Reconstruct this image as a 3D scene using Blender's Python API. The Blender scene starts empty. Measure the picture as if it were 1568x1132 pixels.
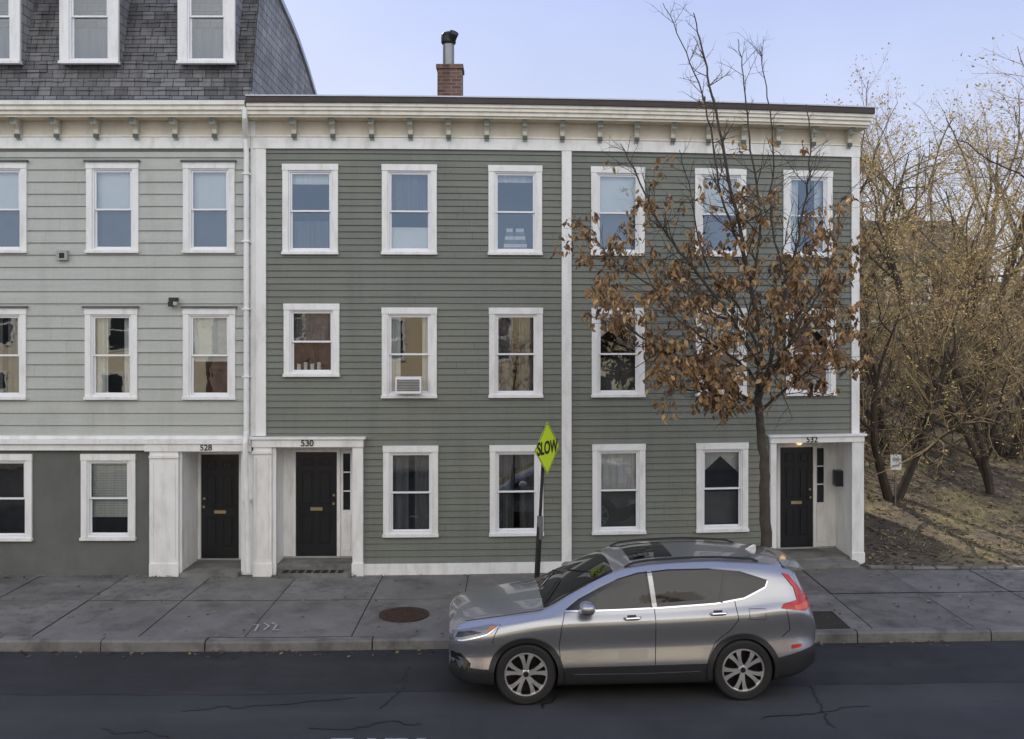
import bpy,bmesh,math,random
from mathutils import Vector,Matrix,Quaternion,noise
random.seed(7)
D=17.18;F=1471.0;H=4.49
SUN_AZ=19;SUN_EL=35;SUN_S=5.0;SKY_S=0.15
def bend(x):
    t=max(0,min(x,7.5)+4.65); return .0069*t*t
def X(px,yo=0):
    x=(px-784)/F*(D+yo)
    for i in range(8): x=(px-784)/F*(D+bend(x)+yo)
    return x
def Z(py,yo=0): return H+(510-py)/F*(D+yo)
def W3(px,py,d): return Vector(((px-784)/F*d,d-D,H+(510-py)/F*d))

# ---------------------------------------------------------------- materials
MATS={}
def nodes(name):
    m=bpy.data.materials.new(name);m.use_nodes=True
    nt=m.node_tree;b=nt.nodes['Principled BSDF'];MATS[name]=m
    return m,nt,b
def N(nt,t,**k):
    n=nt.nodes.new(t)
    for a,v in k.items(): setattr(n,a,v)
    return n
def mixc(nt,a,b,f,mode='MIX'):
    n=N(nt,'ShaderNodeMix',data_type='RGBA',blend_type=mode)
    for s,v in ((6,a),(7,b),(0,f)):
        if isinstance(v,bpy.types.NodeSocket): nt.links.new(v,n.inputs[s])
        else: n.inputs[s].default_value=v if s==0 else (*v,1)
    return n.outputs[2]
def noi(nt,vec,scale,detail=5,rough=.6):
    n=N(nt,'ShaderNodeTexNoise');n.inputs['Scale'].default_value=scale;n.inputs['Detail'].default_value=detail
    n.inputs['Roughness'].default_value=rough;nt.links.new(vec,n.inputs['Vector']);return n.outputs['Fac']
def ramp(nt,f,a,b,c=0,d=1):
    n=N(nt,'ShaderNodeMapRange');nt.links.new(f,n.inputs[0]);n.inputs[1].default_value=a;n.inputs[2].default_value=b;n.inputs[3].default_value=c;n.inputs[4].default_value=d;return n.outputs[0]
def mapping(nt,s=(1,1,1)):
    tc=N(nt,'ShaderNodeTexCoord');mp=N(nt,'ShaderNodeMapping');mp.inputs['Scale'].default_value=s
    nt.links.new(tc.outputs['Object'],mp.inputs[0]);return mp.outputs[0]
def mat(name,col,rough=.6,metal=0,var=.12,vs=3,stretch=(1,1,1),fine=.0,fs=60,bump=0,bs=60,coat=0,dirt=None,dirtamt=.5,dscale=1.5,dst=(1,1,1),em=None,d2=None,d2amt=.5,d2s=.5,d2st=(1,1,1),cr=.03):
    m,nt,b=nodes(name)
    v=mapping(nt,stretch);f=ramp(nt,noi(nt,v,vs),.3,.7)
    c=mixc(nt,[x*(1-var) for x in col],[min(1,x*(1+var)) for x in col],f)
    v1=mapping(nt)
    if fine: 
        g=ramp(nt,noi(nt,v1,fs,3),.3,.7)
        c=mixc(nt,c,mixc(nt,(1-fine,)*3,(1+fine,)*3,g),1.0,'MULTIPLY')
    for dd,da,ds_,dt_ in ((dirt,dirtamt,dscale,dst),(d2,d2amt,d2s,d2st)):
        if dd:
            g=ramp(nt,noi(nt,mapping(nt,dt_),ds_,6),.48,.72)
            mm=N(nt,'ShaderNodeMath',operation='MULTIPLY');nt.links.new(g,mm.inputs[0]);mm.inputs[1].default_value=da
            c=mixc(nt,c,dd,mm.outputs[0])
    nt.links.new(c,b.inputs['Base Color'])
    b.inputs['Roughness'].default_value=rough;b.inputs['Metallic'].default_value=metal
    b.inputs['Coat Weight'].default_value=coat;b.inputs['Coat Roughness'].default_value=cr
    if bump:
        bn=N(nt,'ShaderNodeBump');bn.inputs['Strength'].default_value=bump;bn.inputs['Distance'].default_value=.01
        nt.links.new(noi(nt,v1,bs,4),bn.inputs['Height']);nt.links.new(bn.outputs[0],b.inputs['Normal'])
    if em:
        b.inputs['Emission Color'].default_value=(*em[:3],1);b.inputs['Emission Strength'].default_value=em[3]
    return m
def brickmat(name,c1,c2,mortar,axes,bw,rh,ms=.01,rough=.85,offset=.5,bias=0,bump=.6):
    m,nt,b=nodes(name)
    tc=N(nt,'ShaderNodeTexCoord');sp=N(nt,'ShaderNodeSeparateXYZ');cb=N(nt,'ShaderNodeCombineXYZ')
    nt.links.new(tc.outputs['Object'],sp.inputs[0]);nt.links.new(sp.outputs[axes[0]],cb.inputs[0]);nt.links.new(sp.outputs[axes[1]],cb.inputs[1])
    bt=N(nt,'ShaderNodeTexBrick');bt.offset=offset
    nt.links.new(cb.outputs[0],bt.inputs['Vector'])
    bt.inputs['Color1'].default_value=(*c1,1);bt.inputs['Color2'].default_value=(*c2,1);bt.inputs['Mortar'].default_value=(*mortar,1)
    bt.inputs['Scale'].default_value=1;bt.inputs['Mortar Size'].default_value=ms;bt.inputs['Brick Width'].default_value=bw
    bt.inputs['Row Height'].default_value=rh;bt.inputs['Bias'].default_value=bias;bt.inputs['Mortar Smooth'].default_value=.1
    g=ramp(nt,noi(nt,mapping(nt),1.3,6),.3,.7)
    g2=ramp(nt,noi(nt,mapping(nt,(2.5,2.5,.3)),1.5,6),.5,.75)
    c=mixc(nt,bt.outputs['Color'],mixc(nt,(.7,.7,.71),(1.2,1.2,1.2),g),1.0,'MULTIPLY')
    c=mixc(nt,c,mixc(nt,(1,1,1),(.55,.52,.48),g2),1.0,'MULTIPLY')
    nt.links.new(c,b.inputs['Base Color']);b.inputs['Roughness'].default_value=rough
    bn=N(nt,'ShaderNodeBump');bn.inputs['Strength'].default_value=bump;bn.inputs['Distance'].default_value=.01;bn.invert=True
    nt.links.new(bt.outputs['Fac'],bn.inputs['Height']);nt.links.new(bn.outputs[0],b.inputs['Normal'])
    return m
def glassmat(name,tint=(.88,.92,.92),fac=.25,wav=.02):
    m=bpy.data.materials.new(name);m.use_nodes=True;MATS[name]=m;nt=m.node_tree
    for n in list(nt.nodes): nt.nodes.remove(n)
    o=N(nt,'ShaderNodeOutputMaterial');t=N(nt,'ShaderNodeBsdfTransparent');g=N(nt,'ShaderNodeBsdfGlossy');mx=N(nt,'ShaderNodeMixShader')
    t.inputs[0].default_value=(*tint,1);g.inputs['Roughness'].default_value=.015;g.inputs[0].default_value=(.88,.93,1,1)
    fr=N(nt,'ShaderNodeFresnel');fr.inputs[0].default_value=1.5
    ad=N(nt,'ShaderNodeMath',operation='ADD');ad.inputs[1].default_value=fac;ad.use_clamp=True;nt.links.new(fr.outputs[0],ad.inputs[0])
    bn=N(nt,'ShaderNodeBump');bn.inputs['Strength'].default_value=wav*10;bn.inputs['Distance'].default_value=.004
    nt.links.new(noi(nt,mapping(nt),3.0,2),bn.inputs['Height']);nt.links.new(bn.outputs[0],g.inputs['Normal'])
    nt.links.new(ad.outputs[0],mx.inputs[0]);nt.links.new(t.outputs[0],mx.inputs[1]);nt.links.new(g.outputs[0],mx.inputs[2]);nt.links.new(mx.outputs[0],o.inputs[0])
    return m
mat('green_clap',(.160,.174,.150),.6,var=.11,vs=1.2,stretch=(.5,.5,8.7),fine=.06,fs=25,dirt=(.115,.125,.11),dirtamt=.5,dst=(2,2,.25),d2=(.21,.205,.16),d2amt=.55,d2s=.5)
mat('clap_shade_joint',(.035,.038,.035),.8)  # shade painted on board undersides and lower lips; also the butt joints
mat('clap_shade_joint_grey',(.15,.155,.15),.8)  # paler painted underside shade for the grey siding, joints included
mat('grey_clap',(.43,.448,.415),.6,var=.07,vs=1.2,stretch=(.4,.4,4.6),fine=.04,fs=20,dirt=(.32,.33,.30),dirtamt=.5,dst=(1.5,1.5,.3))
mat('stucco',(.125,.132,.122),.85,var=.14,vs=1.2,fine=.08,bump=.3,bs=90,dirt=(.085,.085,.078),dst=(1.5,1.5,.5),d2=(.17,.17,.155),d2amt=.4,d2s=.9)
mat('white_trim',(.80,.80,.785),.5,var=.04,vs=2,fine=.03,dirt=(.50,.49,.45),dirtamt=.55,dscale=3,dst=(2,2,.6))
mat('warm_trim',(.80,.77,.68),.55,var=.04,vs=2,fine=.03,dirt=(.50,.46,.36),dirtamt=.55,dscale=3,dst=(1.5,1.5,.8))
mat('cream_panel',(.68,.62,.50),.6,var=.05,dirt=(.42,.38,.29),dirtamt=.55,dst=(2,2,.5))
mat('bracket_paint',(.56,.54,.46),.6,var=.08)
mat('bracket_dark',(.08,.10,.09),.6,var=.1)
mat('gutter_dark',(.035,.022,.02),.5,var=.3,vs=2)
mat('metal_edge',(.45,.47,.5),.35,.5,var=.1)
mat('vinyl',(.80,.81,.82),.35,var=.02)
mat('black_door',(.012,.013,.016),.3,var=.2,coat=.2)
mat('brass',(.6,.5,.3),.3,.9)
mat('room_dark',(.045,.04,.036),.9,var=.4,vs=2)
mat('curtain_dark',(.16,.16,.175),.9,var=.35,vs=3,stretch=(6,6,.3))
mat('curtain_white',(.75,.75,.74),.9,var=.12,vs=3,stretch=(8,8,.3))
mat('shade_white',(.80,.80,.78),.8,var=.03)
mat('screen',(.15,.155,.16),.8,var=.15)
mat('granite',(.185,.18,.165),.8,var=.25,vs=2,fine=.28,fs=120,bump=.4,dirt=(.06,.057,.05),dirtamt=.85,dscale=2.5)
mat('concrete',(.180,.173,.155),.85,var=.2,vs=.9,fine=.2,fs=90,bump=.35,bs=130,dirt=(.062,.058,.050),dirtamt=.8,dscale=1.3,d2=(.25,.24,.22),d2amt=.5,d2s=4)
mat('concrete_b',(.152,.146,.131),.85,var=.2,vs=1.1,fine=.2,fs=90,bump=.35,bs=130,dirt=(.058,.054,.047),dirtamt=.8,dscale=1.7,d2=(.21,.2,.18),d2amt=.5,d2s=5)
mat('concrete_c',(.205,.197,.178),.85,var=.18,vs=1.3,fine=.2,fs=90,bump=.35,bs=130,dirt=(.085,.08,.07),dirtamt=.7,dscale=1.5,d2=(.07,.066,.058),d2amt=.5,d2s=6)
mat('joint',(.045,.042,.037),.9)
mat('asphalt',(.047,.048,.050),.85,var=.2,vs=.7,fine=.5,fs=110,bump=.6,bs=150,dirt=(.026,.026,.027),dirtamt=.8,dscale=.8,d2=(.08,.079,.077),d2amt=.55,d2s=.7,d2st=(.25,2,1))
mat('asphalt_patch',(.028,.029,.030),.8,var=.25,vs=.8,fine=.5,fs=110,bump=.6,bs=150,dirt=(.060,.058,.055),dirtamt=.6,dscale=1.1,dst=(.4,1.8,1),d2=(.016,.016,.016),d2amt=.7,d2s=2)
mat('tar',(.012,.012,.013),.45,var=.2)
mat('road_paint',(.4,.4,.4),.7,var=.3,vs=20)
mat('rust_iron',(.06,.035,.022),.75,.2,var=.3,vs=12,fine=.2,bump=.5,bs=60)
mat('soil',(.10,.080,.055),.95,var=.4,vs=1.5,fine=.4,fs=40,bump=.9,bs=30,dirt=(.30,.26,.11),dirtamt=.85,dscale=.6)  # pale grass blotches, brightened in colour to stand in for sunlit ground
mat('pit_soil',(.04,.032,.025),.95,var=.3,fine=.3,bump=.8)
mat('ground_far',(.10,.095,.07),.95,var=.3,vs=.1)
mat('roof_tar',(.05,.05,.05),.9,var=.2)
mat('bark_street',(.065,.055,.043),.9,var=.35,vs=8,bump=.8,bs=40)
mat('bark_bare',(.38,.29,.155),.9,var=.45,vs=1.2,bump=.5)
mat('bark_mid',(.16,.125,.08),.9,var=.4,vs=1.2,bump=.5)
mat('bark_dark',(.055,.045,.035),.9,var=.3,vs=3,bump=.5)
mat('leaf_a',(.26,.155,.068),.7,var=.3,vs=6)
mat('leaf_b',(.38,.25,.115),.7,var=.3,vs=6)
mat('leaf_c',(.12,.073,.04),.7,var=.3,vs=6)
mat('bud',(.50,.37,.15),.8,var=.3,vs=6)
mat('litter_a',(.24,.17,.09),.9,var=.3,vs=9)
mat('litter_b',(.09,.065,.042),.9,var=.3,vs=9)
mat('weed',(.17,.18,.05),.9,var=.3,vs=9)
mat('dry_grass',(.46,.41,.17),.9,var=.3,vs=9)
brickmat('slate',(.105,.105,.108),(.20,.20,.205),(.03,.03,.03),(0,2),.23,.165,.007,.75,bump=.8)
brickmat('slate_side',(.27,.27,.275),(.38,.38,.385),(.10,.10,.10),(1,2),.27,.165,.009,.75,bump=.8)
brickmat('chimney_brick',(.14,.06,.042),(.22,.10,.07),(.2,.18,.16),(0,2),.2,.07,.012)
brickmat('opp_brick',(.34,.17,.12),(.42,.24,.17),(.5,.45,.4),(0,2),.2,.075,.012)
mat('opp_cream',(.76,.68,.50),.7,var=.05,stretch=(.3,.3,8))
mat('opp_tan',(.66,.55,.37),.7,var=.05,stretch=(.3,.3,8))
mat('opp_white',(.8,.78,.72),.6)
mat('dark_glass',(.02,.025,.03),.08)
mat('tan_wall',(.42,.34,.20),.8,var=.1)
mat('bluegrey_wall',(.20,.24,.27),.8,var=.1)
mat('sign_yellow',(.66,.86,.02),.4,var=.03)
mat('sign_black',(.01,.01,.01),.5)
mat('post_dark',(.03,.03,.03),.5,.4,var=.3,vs=10)
mat('post_grey',(.25,.25,.25),.4,.7)
mat('plastic_grey',(.35,.35,.34),.5)
mat('lamp_glow',(1,.8,.6),.4,em=(1,.62,.28,1.3))
glassmat('window_glass',fac=.11)
# car
mat('paint',(.40,.41,.43),.27,.75,var=.02,coat=1)
mat('cladding',(.02,.02,.022),.55,var=.1,bump=.15,bs=300)
mat('car_glass',(.008,.009,.012),.02,coat=.3)
mat('black_gloss',(.01,.01,.01),.15,coat=.3)
mat('chrome',(.75,.75,.77),.12,1.0)
mat('rim',(.80,.79,.77),.28,.8)
mat('rim_dark',(.02,.02,.022),.4,.3)
mat('tire',(.018,.018,.018),.8,var=.2,bump=.2)
mat('tail_red',(.50,.012,.008),.12,coat=.6)
mat('tail_orange',(.70,.10,.03),.15,coat=.5)
mat('headlight',(.20,.21,.23),.1,.4,coat=.6)
mat('amber',(.55,.2,.04),.2,coat=.5)
mat('seam',(.012,.012,.013),.7)

# ---------------------------------------------------------------- mesh builder
def empty(name):
    e=bpy.data.objects.new(name,None);bpy.context.collection.objects.link(e);return e
class M:
    def __init__(s): s.v=[];s.f=[];s.m=[];s.mats=[]
    def mi(s,n):
        if n not in s.mats: s.mats.append(n)
        return s.mats.index(n)
    def face(s,pts,m):
        b=len(s.v);s.v.extend([tuple(p) for p in pts]);s.f.append(tuple(range(b,b+len(pts))));s.m.append(s.mi(m))
    def box(s,x0,x1,y0,y1,z0,z1,m,bd=True,shear=0):
        if x1<x0:x0,x1=x1,x0
        n=max(1,int((x1-x0)/.8)) if bd and x1>-4.65 else 1
        b=len(s.v);k=s.mi(m)
        for i in range(n+1):
            x=x0+(x1-x0)*i/n;o=bend(x) if bd else 0
            s.v+=[(x,y0+o,z0),(x,y1+o,z0),(x,y1+o,z1),(x,y0+o,z1)]
        for i in range(n):
            a=b+4*i
            for j in range(4):
                s.f.append((a+j,a+(j+1)%4,a+4+(j+1)%4,a+4+j));s.m.append(k)
        s.f.append((b+3,b+2,b+1,b));s.m.append(k);e=b+4*n
        s.f.append((e,e+1,e+2,e+3));s.m.append(k)
    def prism(s,prof,x0,x1,m,bd=True):   # prof list of (y,z)
        b=len(s.v);n=len(prof);k=s.mi(m)
        for x in (x0,x1):
            o=bend(x) if bd else 0
            s.v+=[(x,y+o,z) for y,z in prof]
        for j in range(n):
            s.f.append((b+j,b+(j+1)%n,b+n+(j+1)%n,b+n+j));s.m.append(k)
        s.f.append(tuple(b+j for j in range(n))[::-1]);s.m.append(k)
        s.f.append(tuple(b+n+j for j in range(n)));s.m.append(k)
    def tube(s,pts,rads,m,sides=6,cap=True):
        k=s.mi(m);b=len(s.v);n=len(pts)
        if not hasattr(rads,'__len__'): rads=[rads]*n
        for i,p in enumerate(pts):
            d=(pts[min(i+1,n-1)]-pts[max(i-1,0)])
            if d.length<1e-6:d=Vector((0,0,1))
            d.normalize();a=d.cross(Vector((.13,.99,.07)));
            if a.length<.05:a=d.cross(Vector((1,0,0)))
            a.normalize();c=d.cross(a)
            for j in range(sides):
                t=2*math.pi*j/sides;s.v.append(tuple(p+(a*math.cos(t)+c*math.sin(t))*rads[i]))
        for i in range(n-1):
            for j in range(sides):
                q=b+i*sides;s.f.append((q+j,q+(j+1)%sides,q+sides+(j+1)%sides,q+sides+j));s.m.append(k)
        if cap:
            s.f.append(tuple(b+j for j in range(sides))[::-1]);s.m.append(k)
            e=b+(n-1)*sides;s.f.append(tuple(e+j for j in range(sides)));s.m.append(k)
    def obj(s,name,parent=None,smooth=False,bevel=0,recalc=True,xf=None):
        me=bpy.data.meshes.new(name);me.from_pydata(s.v,[],s.f)
        for n in s.mats: me.materials.append(MATS[n])
        me.polygons.foreach_set('material_index',s.m)
        if recalc:
            bm=bmesh.new();bm.from_mesh(me);bmesh.ops.recalc_face_normals(bm,faces=bm.faces);bm.to_mesh(me);bm.free()
        if smooth: me.polygons.foreach_set('use_smooth',[True]*len(me.polygons))
        me.update()
        o=bpy.data.objects.new(name,me);bpy.context.collection.objects.link(o)
        if parent:o.parent=parent
        if xf is not None:o.matrix_world=xf
        if bevel:
            b=o.modifiers.new('b','BEVEL');b.width=bevel;b.segments=1;b.limit_method='ANGLE'
        return o
def text(s,loc,size,m,parent,rotz=0,sx=1,ext=.004,extra=None):
    c=bpy.data.curves.new(s+'_text','FONT');c.body=s;c.size=size;c.extrude=ext;c.align_x='CENTER';c.align_y='CENTER';c.offset=size*.012
    c.materials.append(MATS[m]);o=bpy.data.objects.new('lettering',c);bpy.context.collection.objects.link(o)
    o.rotation_euler=(math.pi/2,0,rotz);o.location=loc;o.scale=(sx,1,1);o.parent=parent;return o

def clap(M_,x0,x1,z0,z1,pitch,holes,m,depth=.016,under='clap_shade_joint',lip=.004):
    z=z0;i=0;cr=random.Random(int(pitch*1e4))
    while z<z1-1e-4:
        zb=min(z+pitch,z1);dj=depth*cr.uniform(.8,1.2)
        zs=sorted({z,zb}|{h for H_ in holes for h in H_[2:4] if z<h<zb})
        for a,b in zip(zs,zs[1:]):
            mid=(a+b)/2;iv=[(x0,x1)]
            for (hx0,hx1,hz0,hz1) in holes:
                if hz0<mid<hz1:
                    nv=[]
                    for (p,q) in iv:
                        if hx1<=p or hx0>=q: nv.append((p,q));continue
                        if hx0>p:nv.append((p,hx0))
                        if hx1<q:nv.append((hx1,q))
                    iv=nv
            for p,q in iv:
                n=max(1,int((q-p)/.9)) if q>-4.65 else 1
                for j in range(n):
                    xa=p+(q-p)*j/n;xb=p+(q-p)*(j+1)/n;ba,bb=bend(xa),bend(xb)
                    ya=-dj*(1-(a-z)/pitch);yb=-dj*(1-(b-z)/pitch)
                    M_.face([(xa,ya+ba,a),(xb,ya+bb,a),(xb,yb+bb,b),(xa,yb+ba,b)],m)
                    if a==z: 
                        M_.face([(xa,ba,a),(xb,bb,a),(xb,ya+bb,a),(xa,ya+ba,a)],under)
                        M_.face([(xa,ya+ba-.0008,a),(xb,ya+bb-.0008,a),(xb,ya+bb-.0008,a+lip),(xa,ya+ba-.0008,a+lip)],under)  # painted shadow line along the board's lower edge
                if a==z and q-p>1 and cr.random()<.75:
                    xj=cr.uniform(p+.2,q-.2);bj=bend(xj)
                    M_.face([(xj,bj+ya-.001,a),(xj+.003,bj+ya-.001,a),(xj+.003,bj+yb-.001,b),(xj,bj+yb-.001,b)],under)
        z=zb;i+=1

rng=random.Random(3)
def window(T,G,I,x0,x1,z0,z1,kind='dark',cw=.105,yo=0,cap=False,trim='white_trim'):
    """double-hung sash window; returns hole"""
    def b(*a): T.box(a[0],a[1],a[2]+yo,a[3]+yo,*a[4:])
    b(x0,x0+cw,-.04,.02,z0+.05,z1-cw-.01,trim);b(x1-cw,x1,-.04,.02,z0+.05,z1-cw-.01,trim)
    b(x0-.006,x1+.006,-.05,.02,z1-cw-.01,z1,trim)
    if cap: b(x0-.03,x1+.03,-.09,.01,z1+.001,z1+.035,'stucco')
    b(x0-.012,x1+.012,-.075,.02,z0-.0,z0+.05,trim)
    xi0,xi1,zi0,zi1=x0+cw,x1-cw,z0+.05,z1-cw-.01
    f=.028;V='vinyl'
    b(xi0,xi0+f,-.015,.11,zi0,zi1,V);b(xi1-f,xi1,-.015,.11,zi0,zi1,V);b(xi0+f,xi1-f,-.015,.11,zi1-f,zi1,V);b(xi0+f,xi1-f,-.02,.11,zi0,zi0+f+.01,V)
    a0,a1,c0,c1=xi0+f,xi1-f,zi0+f+.01,zi1-f;mz=(c0+c1)/2
    s=.032
    def sash(za,zb,y0,y1):
        b(a0,a0+s,y0,y1,za,zb,V);b(a1-s,a1,y0,y1,za,zb,V);b(a0+s,a1-s,y0,y1,za,za+s,V);b(a0+s,a1-s,y0,y1,zb-s,zb,V)
        ty,tx=rng.uniform(-.003,.003),rng.uniform(-.003,.003);yg=(y0+y1)/2+yo
        p,q=a0+s,a1-s;u,w=za+s,zb-s
        G.face([(p,yg+bend(p)-ty-tx,u),(q,yg+bend(q)+ty-tx,u),(q,yg+bend(q)+ty+tx,w),(p,yg+bend(p)-ty+tx,w)],'window_glass')
    sash(mz-.016,c1,.012,.04);sash(c0,mz+.018,.046,.074)
    L,R=a0,a1
    y0=.12+yo;y1=.95+yo
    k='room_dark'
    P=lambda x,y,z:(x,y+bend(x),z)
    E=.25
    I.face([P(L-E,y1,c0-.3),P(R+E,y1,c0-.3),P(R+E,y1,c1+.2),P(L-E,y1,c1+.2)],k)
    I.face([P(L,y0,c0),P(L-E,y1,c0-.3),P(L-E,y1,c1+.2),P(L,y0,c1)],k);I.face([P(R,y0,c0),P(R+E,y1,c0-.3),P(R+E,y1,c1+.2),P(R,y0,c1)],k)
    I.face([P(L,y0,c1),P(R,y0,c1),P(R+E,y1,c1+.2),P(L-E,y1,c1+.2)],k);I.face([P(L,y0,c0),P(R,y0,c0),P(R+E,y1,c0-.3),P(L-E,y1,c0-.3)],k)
    def drape(xa,xb,za,zb,mm,amp=.02,y=.16):
        n=28
        for i in range(n):
            u0=xa+(xb-xa)*i/n;u1=xa+(xb-xa)*(i+1)/n
            g=lambda x:y+yo+bend(x)+amp*math.sin(x*55)+amp*.6*math.sin(x*97+1)
            I.face([(u0,g(u0),za),(u1,g(u1),za),(u1,g(u1),zb),(u0,g(u0),zb)],mm)
    W_=R-L
    if kind in('shade','shade_low'):
        zl=mz+.02 if kind=='shade' else c0+(c1-c0)*.42
        drape(L,R,zl,c1,'shade_white',0,.13)
        if kind=='shade': drape(L,R,c0,mz-.0,'screen',0,.15)
    elif kind=='curtain': 
        drape(L,L+W_*.42,c0,c1,'curtain_dark');drape(R-W_*.42,R,c0,c1,'curtain_dark')
    elif kind=='curtain_side':
        drape(L,L+W_*.3,c0,c1,'curtain_white',.015);drape(R-W_*.25,R,c0,c1,'curtain_white',.015)
    elif kind=='figures':
        drape(L,R,c1-.14,c1,'curtain_white',.012)
        for (cx_,r_) in ((.35,.09),(.62,.11)):
            for k2 in range(6):
                t=k2/5;h=r_*1.3*(1-.5*t);I.box(L+W_*cx_-h,L+W_*cx_+h,.2+yo,.24+yo,c0+.0+k2*.07,c0+.065+k2*.07,'curtain_white' if k2%2 else 'curtain_dark')
    elif kind=='half':
        drape(L,R,c0,c0+(c1-c0)*.38,'curtain_dark',.012);drape(L,R,c1-.2,c1,'curtain_white',.0,.13)
    elif kind=='curtain_w':
        drape(L,R,mz-.02,c1,'curtain_white',.01);drape(L,R,c0,mz,'screen',0,.15)
    elif kind=='swag':
        n=20
        for i in range(n):
            u0=L+W_*i/n;u1=L+W_*(i+1)/n;h=lambda x:c1-.12-.32*abs((x-L)/W_-.5)*2
            I.face([(u0,.15+yo+bend(u0),h(u0)),(u1,.15+yo+bend(u1),h(u1)),(u1,.15+yo+bend(u1),c1),(u0,.15+yo+bend(u0),c1)],'curtain_white')
        drape(L,R,c0,mz-.1,'screen',.0,.3)
    elif kind=='blinds':
        z=c0+.3
        while z<c1:
            I.face([(L,.135+yo+bend(L),z),(R,.135+yo+bend(R),z),(R,.15+yo+bend(R),z+.022),(L,.15+yo+bend(L),z+.022)],'curtain_white');z+=.03
    elif kind=='navy_up':
        drape(L,R,mz,c1,'curtain_dark',.012);drape(L,R,c0,c0+(c1-c0)*.3,'shade_white',0,.13)
    elif kind=='ac':
        b(a0+.13,a1-.13,-.22,.045,c0+.002,c0+.30,'vinyl');b(a0+.155,a1-.155,-.226,-.219,c0+.05,c0+.26,'plastic_grey')
        for i in range(7): b(a0+.16,a1-.16,-.232,-.2265,c0+.06+i*.028,c0+.07+i*.028,'seam')
        drape(L,L+W_*.25,c0,c1,'curtain_white',.01);drape(R-W_*.2,R,c0,c1,'curtain_white',.01)
    elif kind=='bottles':
        for i in range(4):
            xx=a0+.08+i*.12;I.box(xx,xx+.06,.09+yo,.115+yo,c0,c0+.14+.03*(i%2),'shade_white')
        drape(L,R,mz,c1,'curtain_dark',.012)
    return (xi0-.02,xi1+.02,zi0-.02,zi1+.02)

def door(T,x0,x1,y,z0,z1,knob_left=False):
    T.box(x0,x1,y,y+.05,z0,z1,'black_door')
    w=x1-x0;st=.10
    rows=[(z0+.22,z0+.78),(z0+.95,z0+1.55),(z0+1.66,z1-.12)]
    for a,b in rows:
        for p,q in ((x0+st,x0+w/2-.045),(x0+w/2+.045,x1-st)):
            T.box(p,q,y-.006,y-.0005,a,a+.018,'black_door');T.box(p,q,y-.006,y-.0005,b-.018,b,'black_door')
            T.box(p,p+.018,y-.006,y-.0005,a+.02,b-.02,'black_door');T.box(q-.018,q,y-.006,y-.0005,a+.02,b-.02,'black_door')
            T.box(p+.04,q-.04,y-.018,y-.0005,a+.04,b-.04,'black_door')
    T.box(x0+w/2-.11,x0+w/2+.11,y-.022,y-.0006,z0+.84,z0+.90,'brass')
    kx=x0+.06 if knob_left else x1-.06
    T.box(kx-.02,kx+.02,y-.05,y-.001,z0+.95,z0+.99,'brass');T.box(kx-.02,kx+.02,y-.02,y-.001,z0+1.1,z0+1.14,'brass')

# ================================================================ GREEN HOUSE
gh=empty('green_clapboard_row_house')
T=M();G=M();I=M();Wl=M()
gx0=X(392);gx1=X(1315)
z3=(Z(390),Z(251.5));z2=(Z(610),Z(471));z1=(Z(823),Z(683))
holes=[]
def gw(p0,p1,zz,k): holes.append(window(T,G,I,X(p0),X(p1),zz[0],zz[1],k))
gw(433,518,z3,'half');gw(585,669,z3,'navy_up');gw(748,830,z3,'figures');gw(905,987,z3,'shade');gw(1064,1142,z3,'shade');gw(1199,1274,z3,'curtain_side')
gw(435,520,(Z(577),Z(465)),'bottles')
gw(585,669,z2,'ac');gw(749,831,z2,'curtain');gw(906,987,z2,'swag');gw(1065,1143,z2,'curtain_w');gw(1203,1279,z2,'swag')
gw(587,671,z1,'curtain');gw(750,832,z1,'curtain');gw(907,988,z1,'curtain_w');gw(1066,1145,z1,'swag')
zf=7.78;zb=.17
e530=(X(424),X(542),.17,2.46);e532=(X(1187),X(1302),.17,2.46)
holes+= [(X(392),X(557),.17,2.60),(X(1178),gx1+.1,.17,2.60)]
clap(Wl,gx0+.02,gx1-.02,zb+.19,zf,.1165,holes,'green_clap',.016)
Wl.obj('clapboard_siding',gh,recalc=False)
T.box(gx0,X(408),-.045,.01,2.65,zf,'white_trim');T.box(X(1303),gx1,-.045,.01,2.58,zf,'white_trim')
T.box(X(860),X(875),-.045,.01,.36,zf,'white_trim')
T.box(X(557)+.003,X(1178)-.003,-.05,.01,.13,.36,'white_trim')
cx0=X(388);cx1=X(1316)
T.box(cx0,cx1,-.055,.02,zf,7.985,'white_trim')
T.box(cx0,cx1,-.075,.02,7.985,8.01,'warm_trim')
T.box(cx0,cx1,-.03,.02,8.01,8.27,'cream_panel')
T.box(cx0,cx1+.03,-.36,.02,8.27,8.31,'cream_panel')
T.box(cx0,cx1+.05,-.40,.02,8.31,8.38,'warm_trim');T.box(cx0,cx1+.07,-.44,.02,8.38,8.44,'warm_trim');T.box(cx0,cx1+.09,-.47,.02,8.44,8.50,'warm_trim')
T.box(cx0,cx1+.11,-.51,.02,8.50,8.60,'gutter_dark');T.box(cx0,cx1+.12,-.53,.3,8.60,8.625,'metal_edge')
bprof=[(-.03,8.268),(-.31,8.268),(-.325,8.21),(-.29,8.17),(-.20,8.15),(-.155,8.10),(-.15,8.03),(-.115,7.97),(-.08,7.93),(-.056,7.925),(-.056,8.0)]
def bracket(xc,bd=True):
    T.prism(bprof,xc-.04,xc+.04,'bracket_paint',bd)
    T.box(xc-.042,xc+.042,-.335,-.3255,8.2,8.266,'bracket_dark',bd)
    T.box(xc-.043,xc+.043,-.165,-.12,7.955,8.02,'bracket_dark',bd)
for p in (447,507,567,627,686,745,804,862,920,977,1033,1088,1142,1196,1250,1306): bracket(X(p,-.3))
S=M()
yb1=8.2
yr=bend(gx1)
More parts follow.
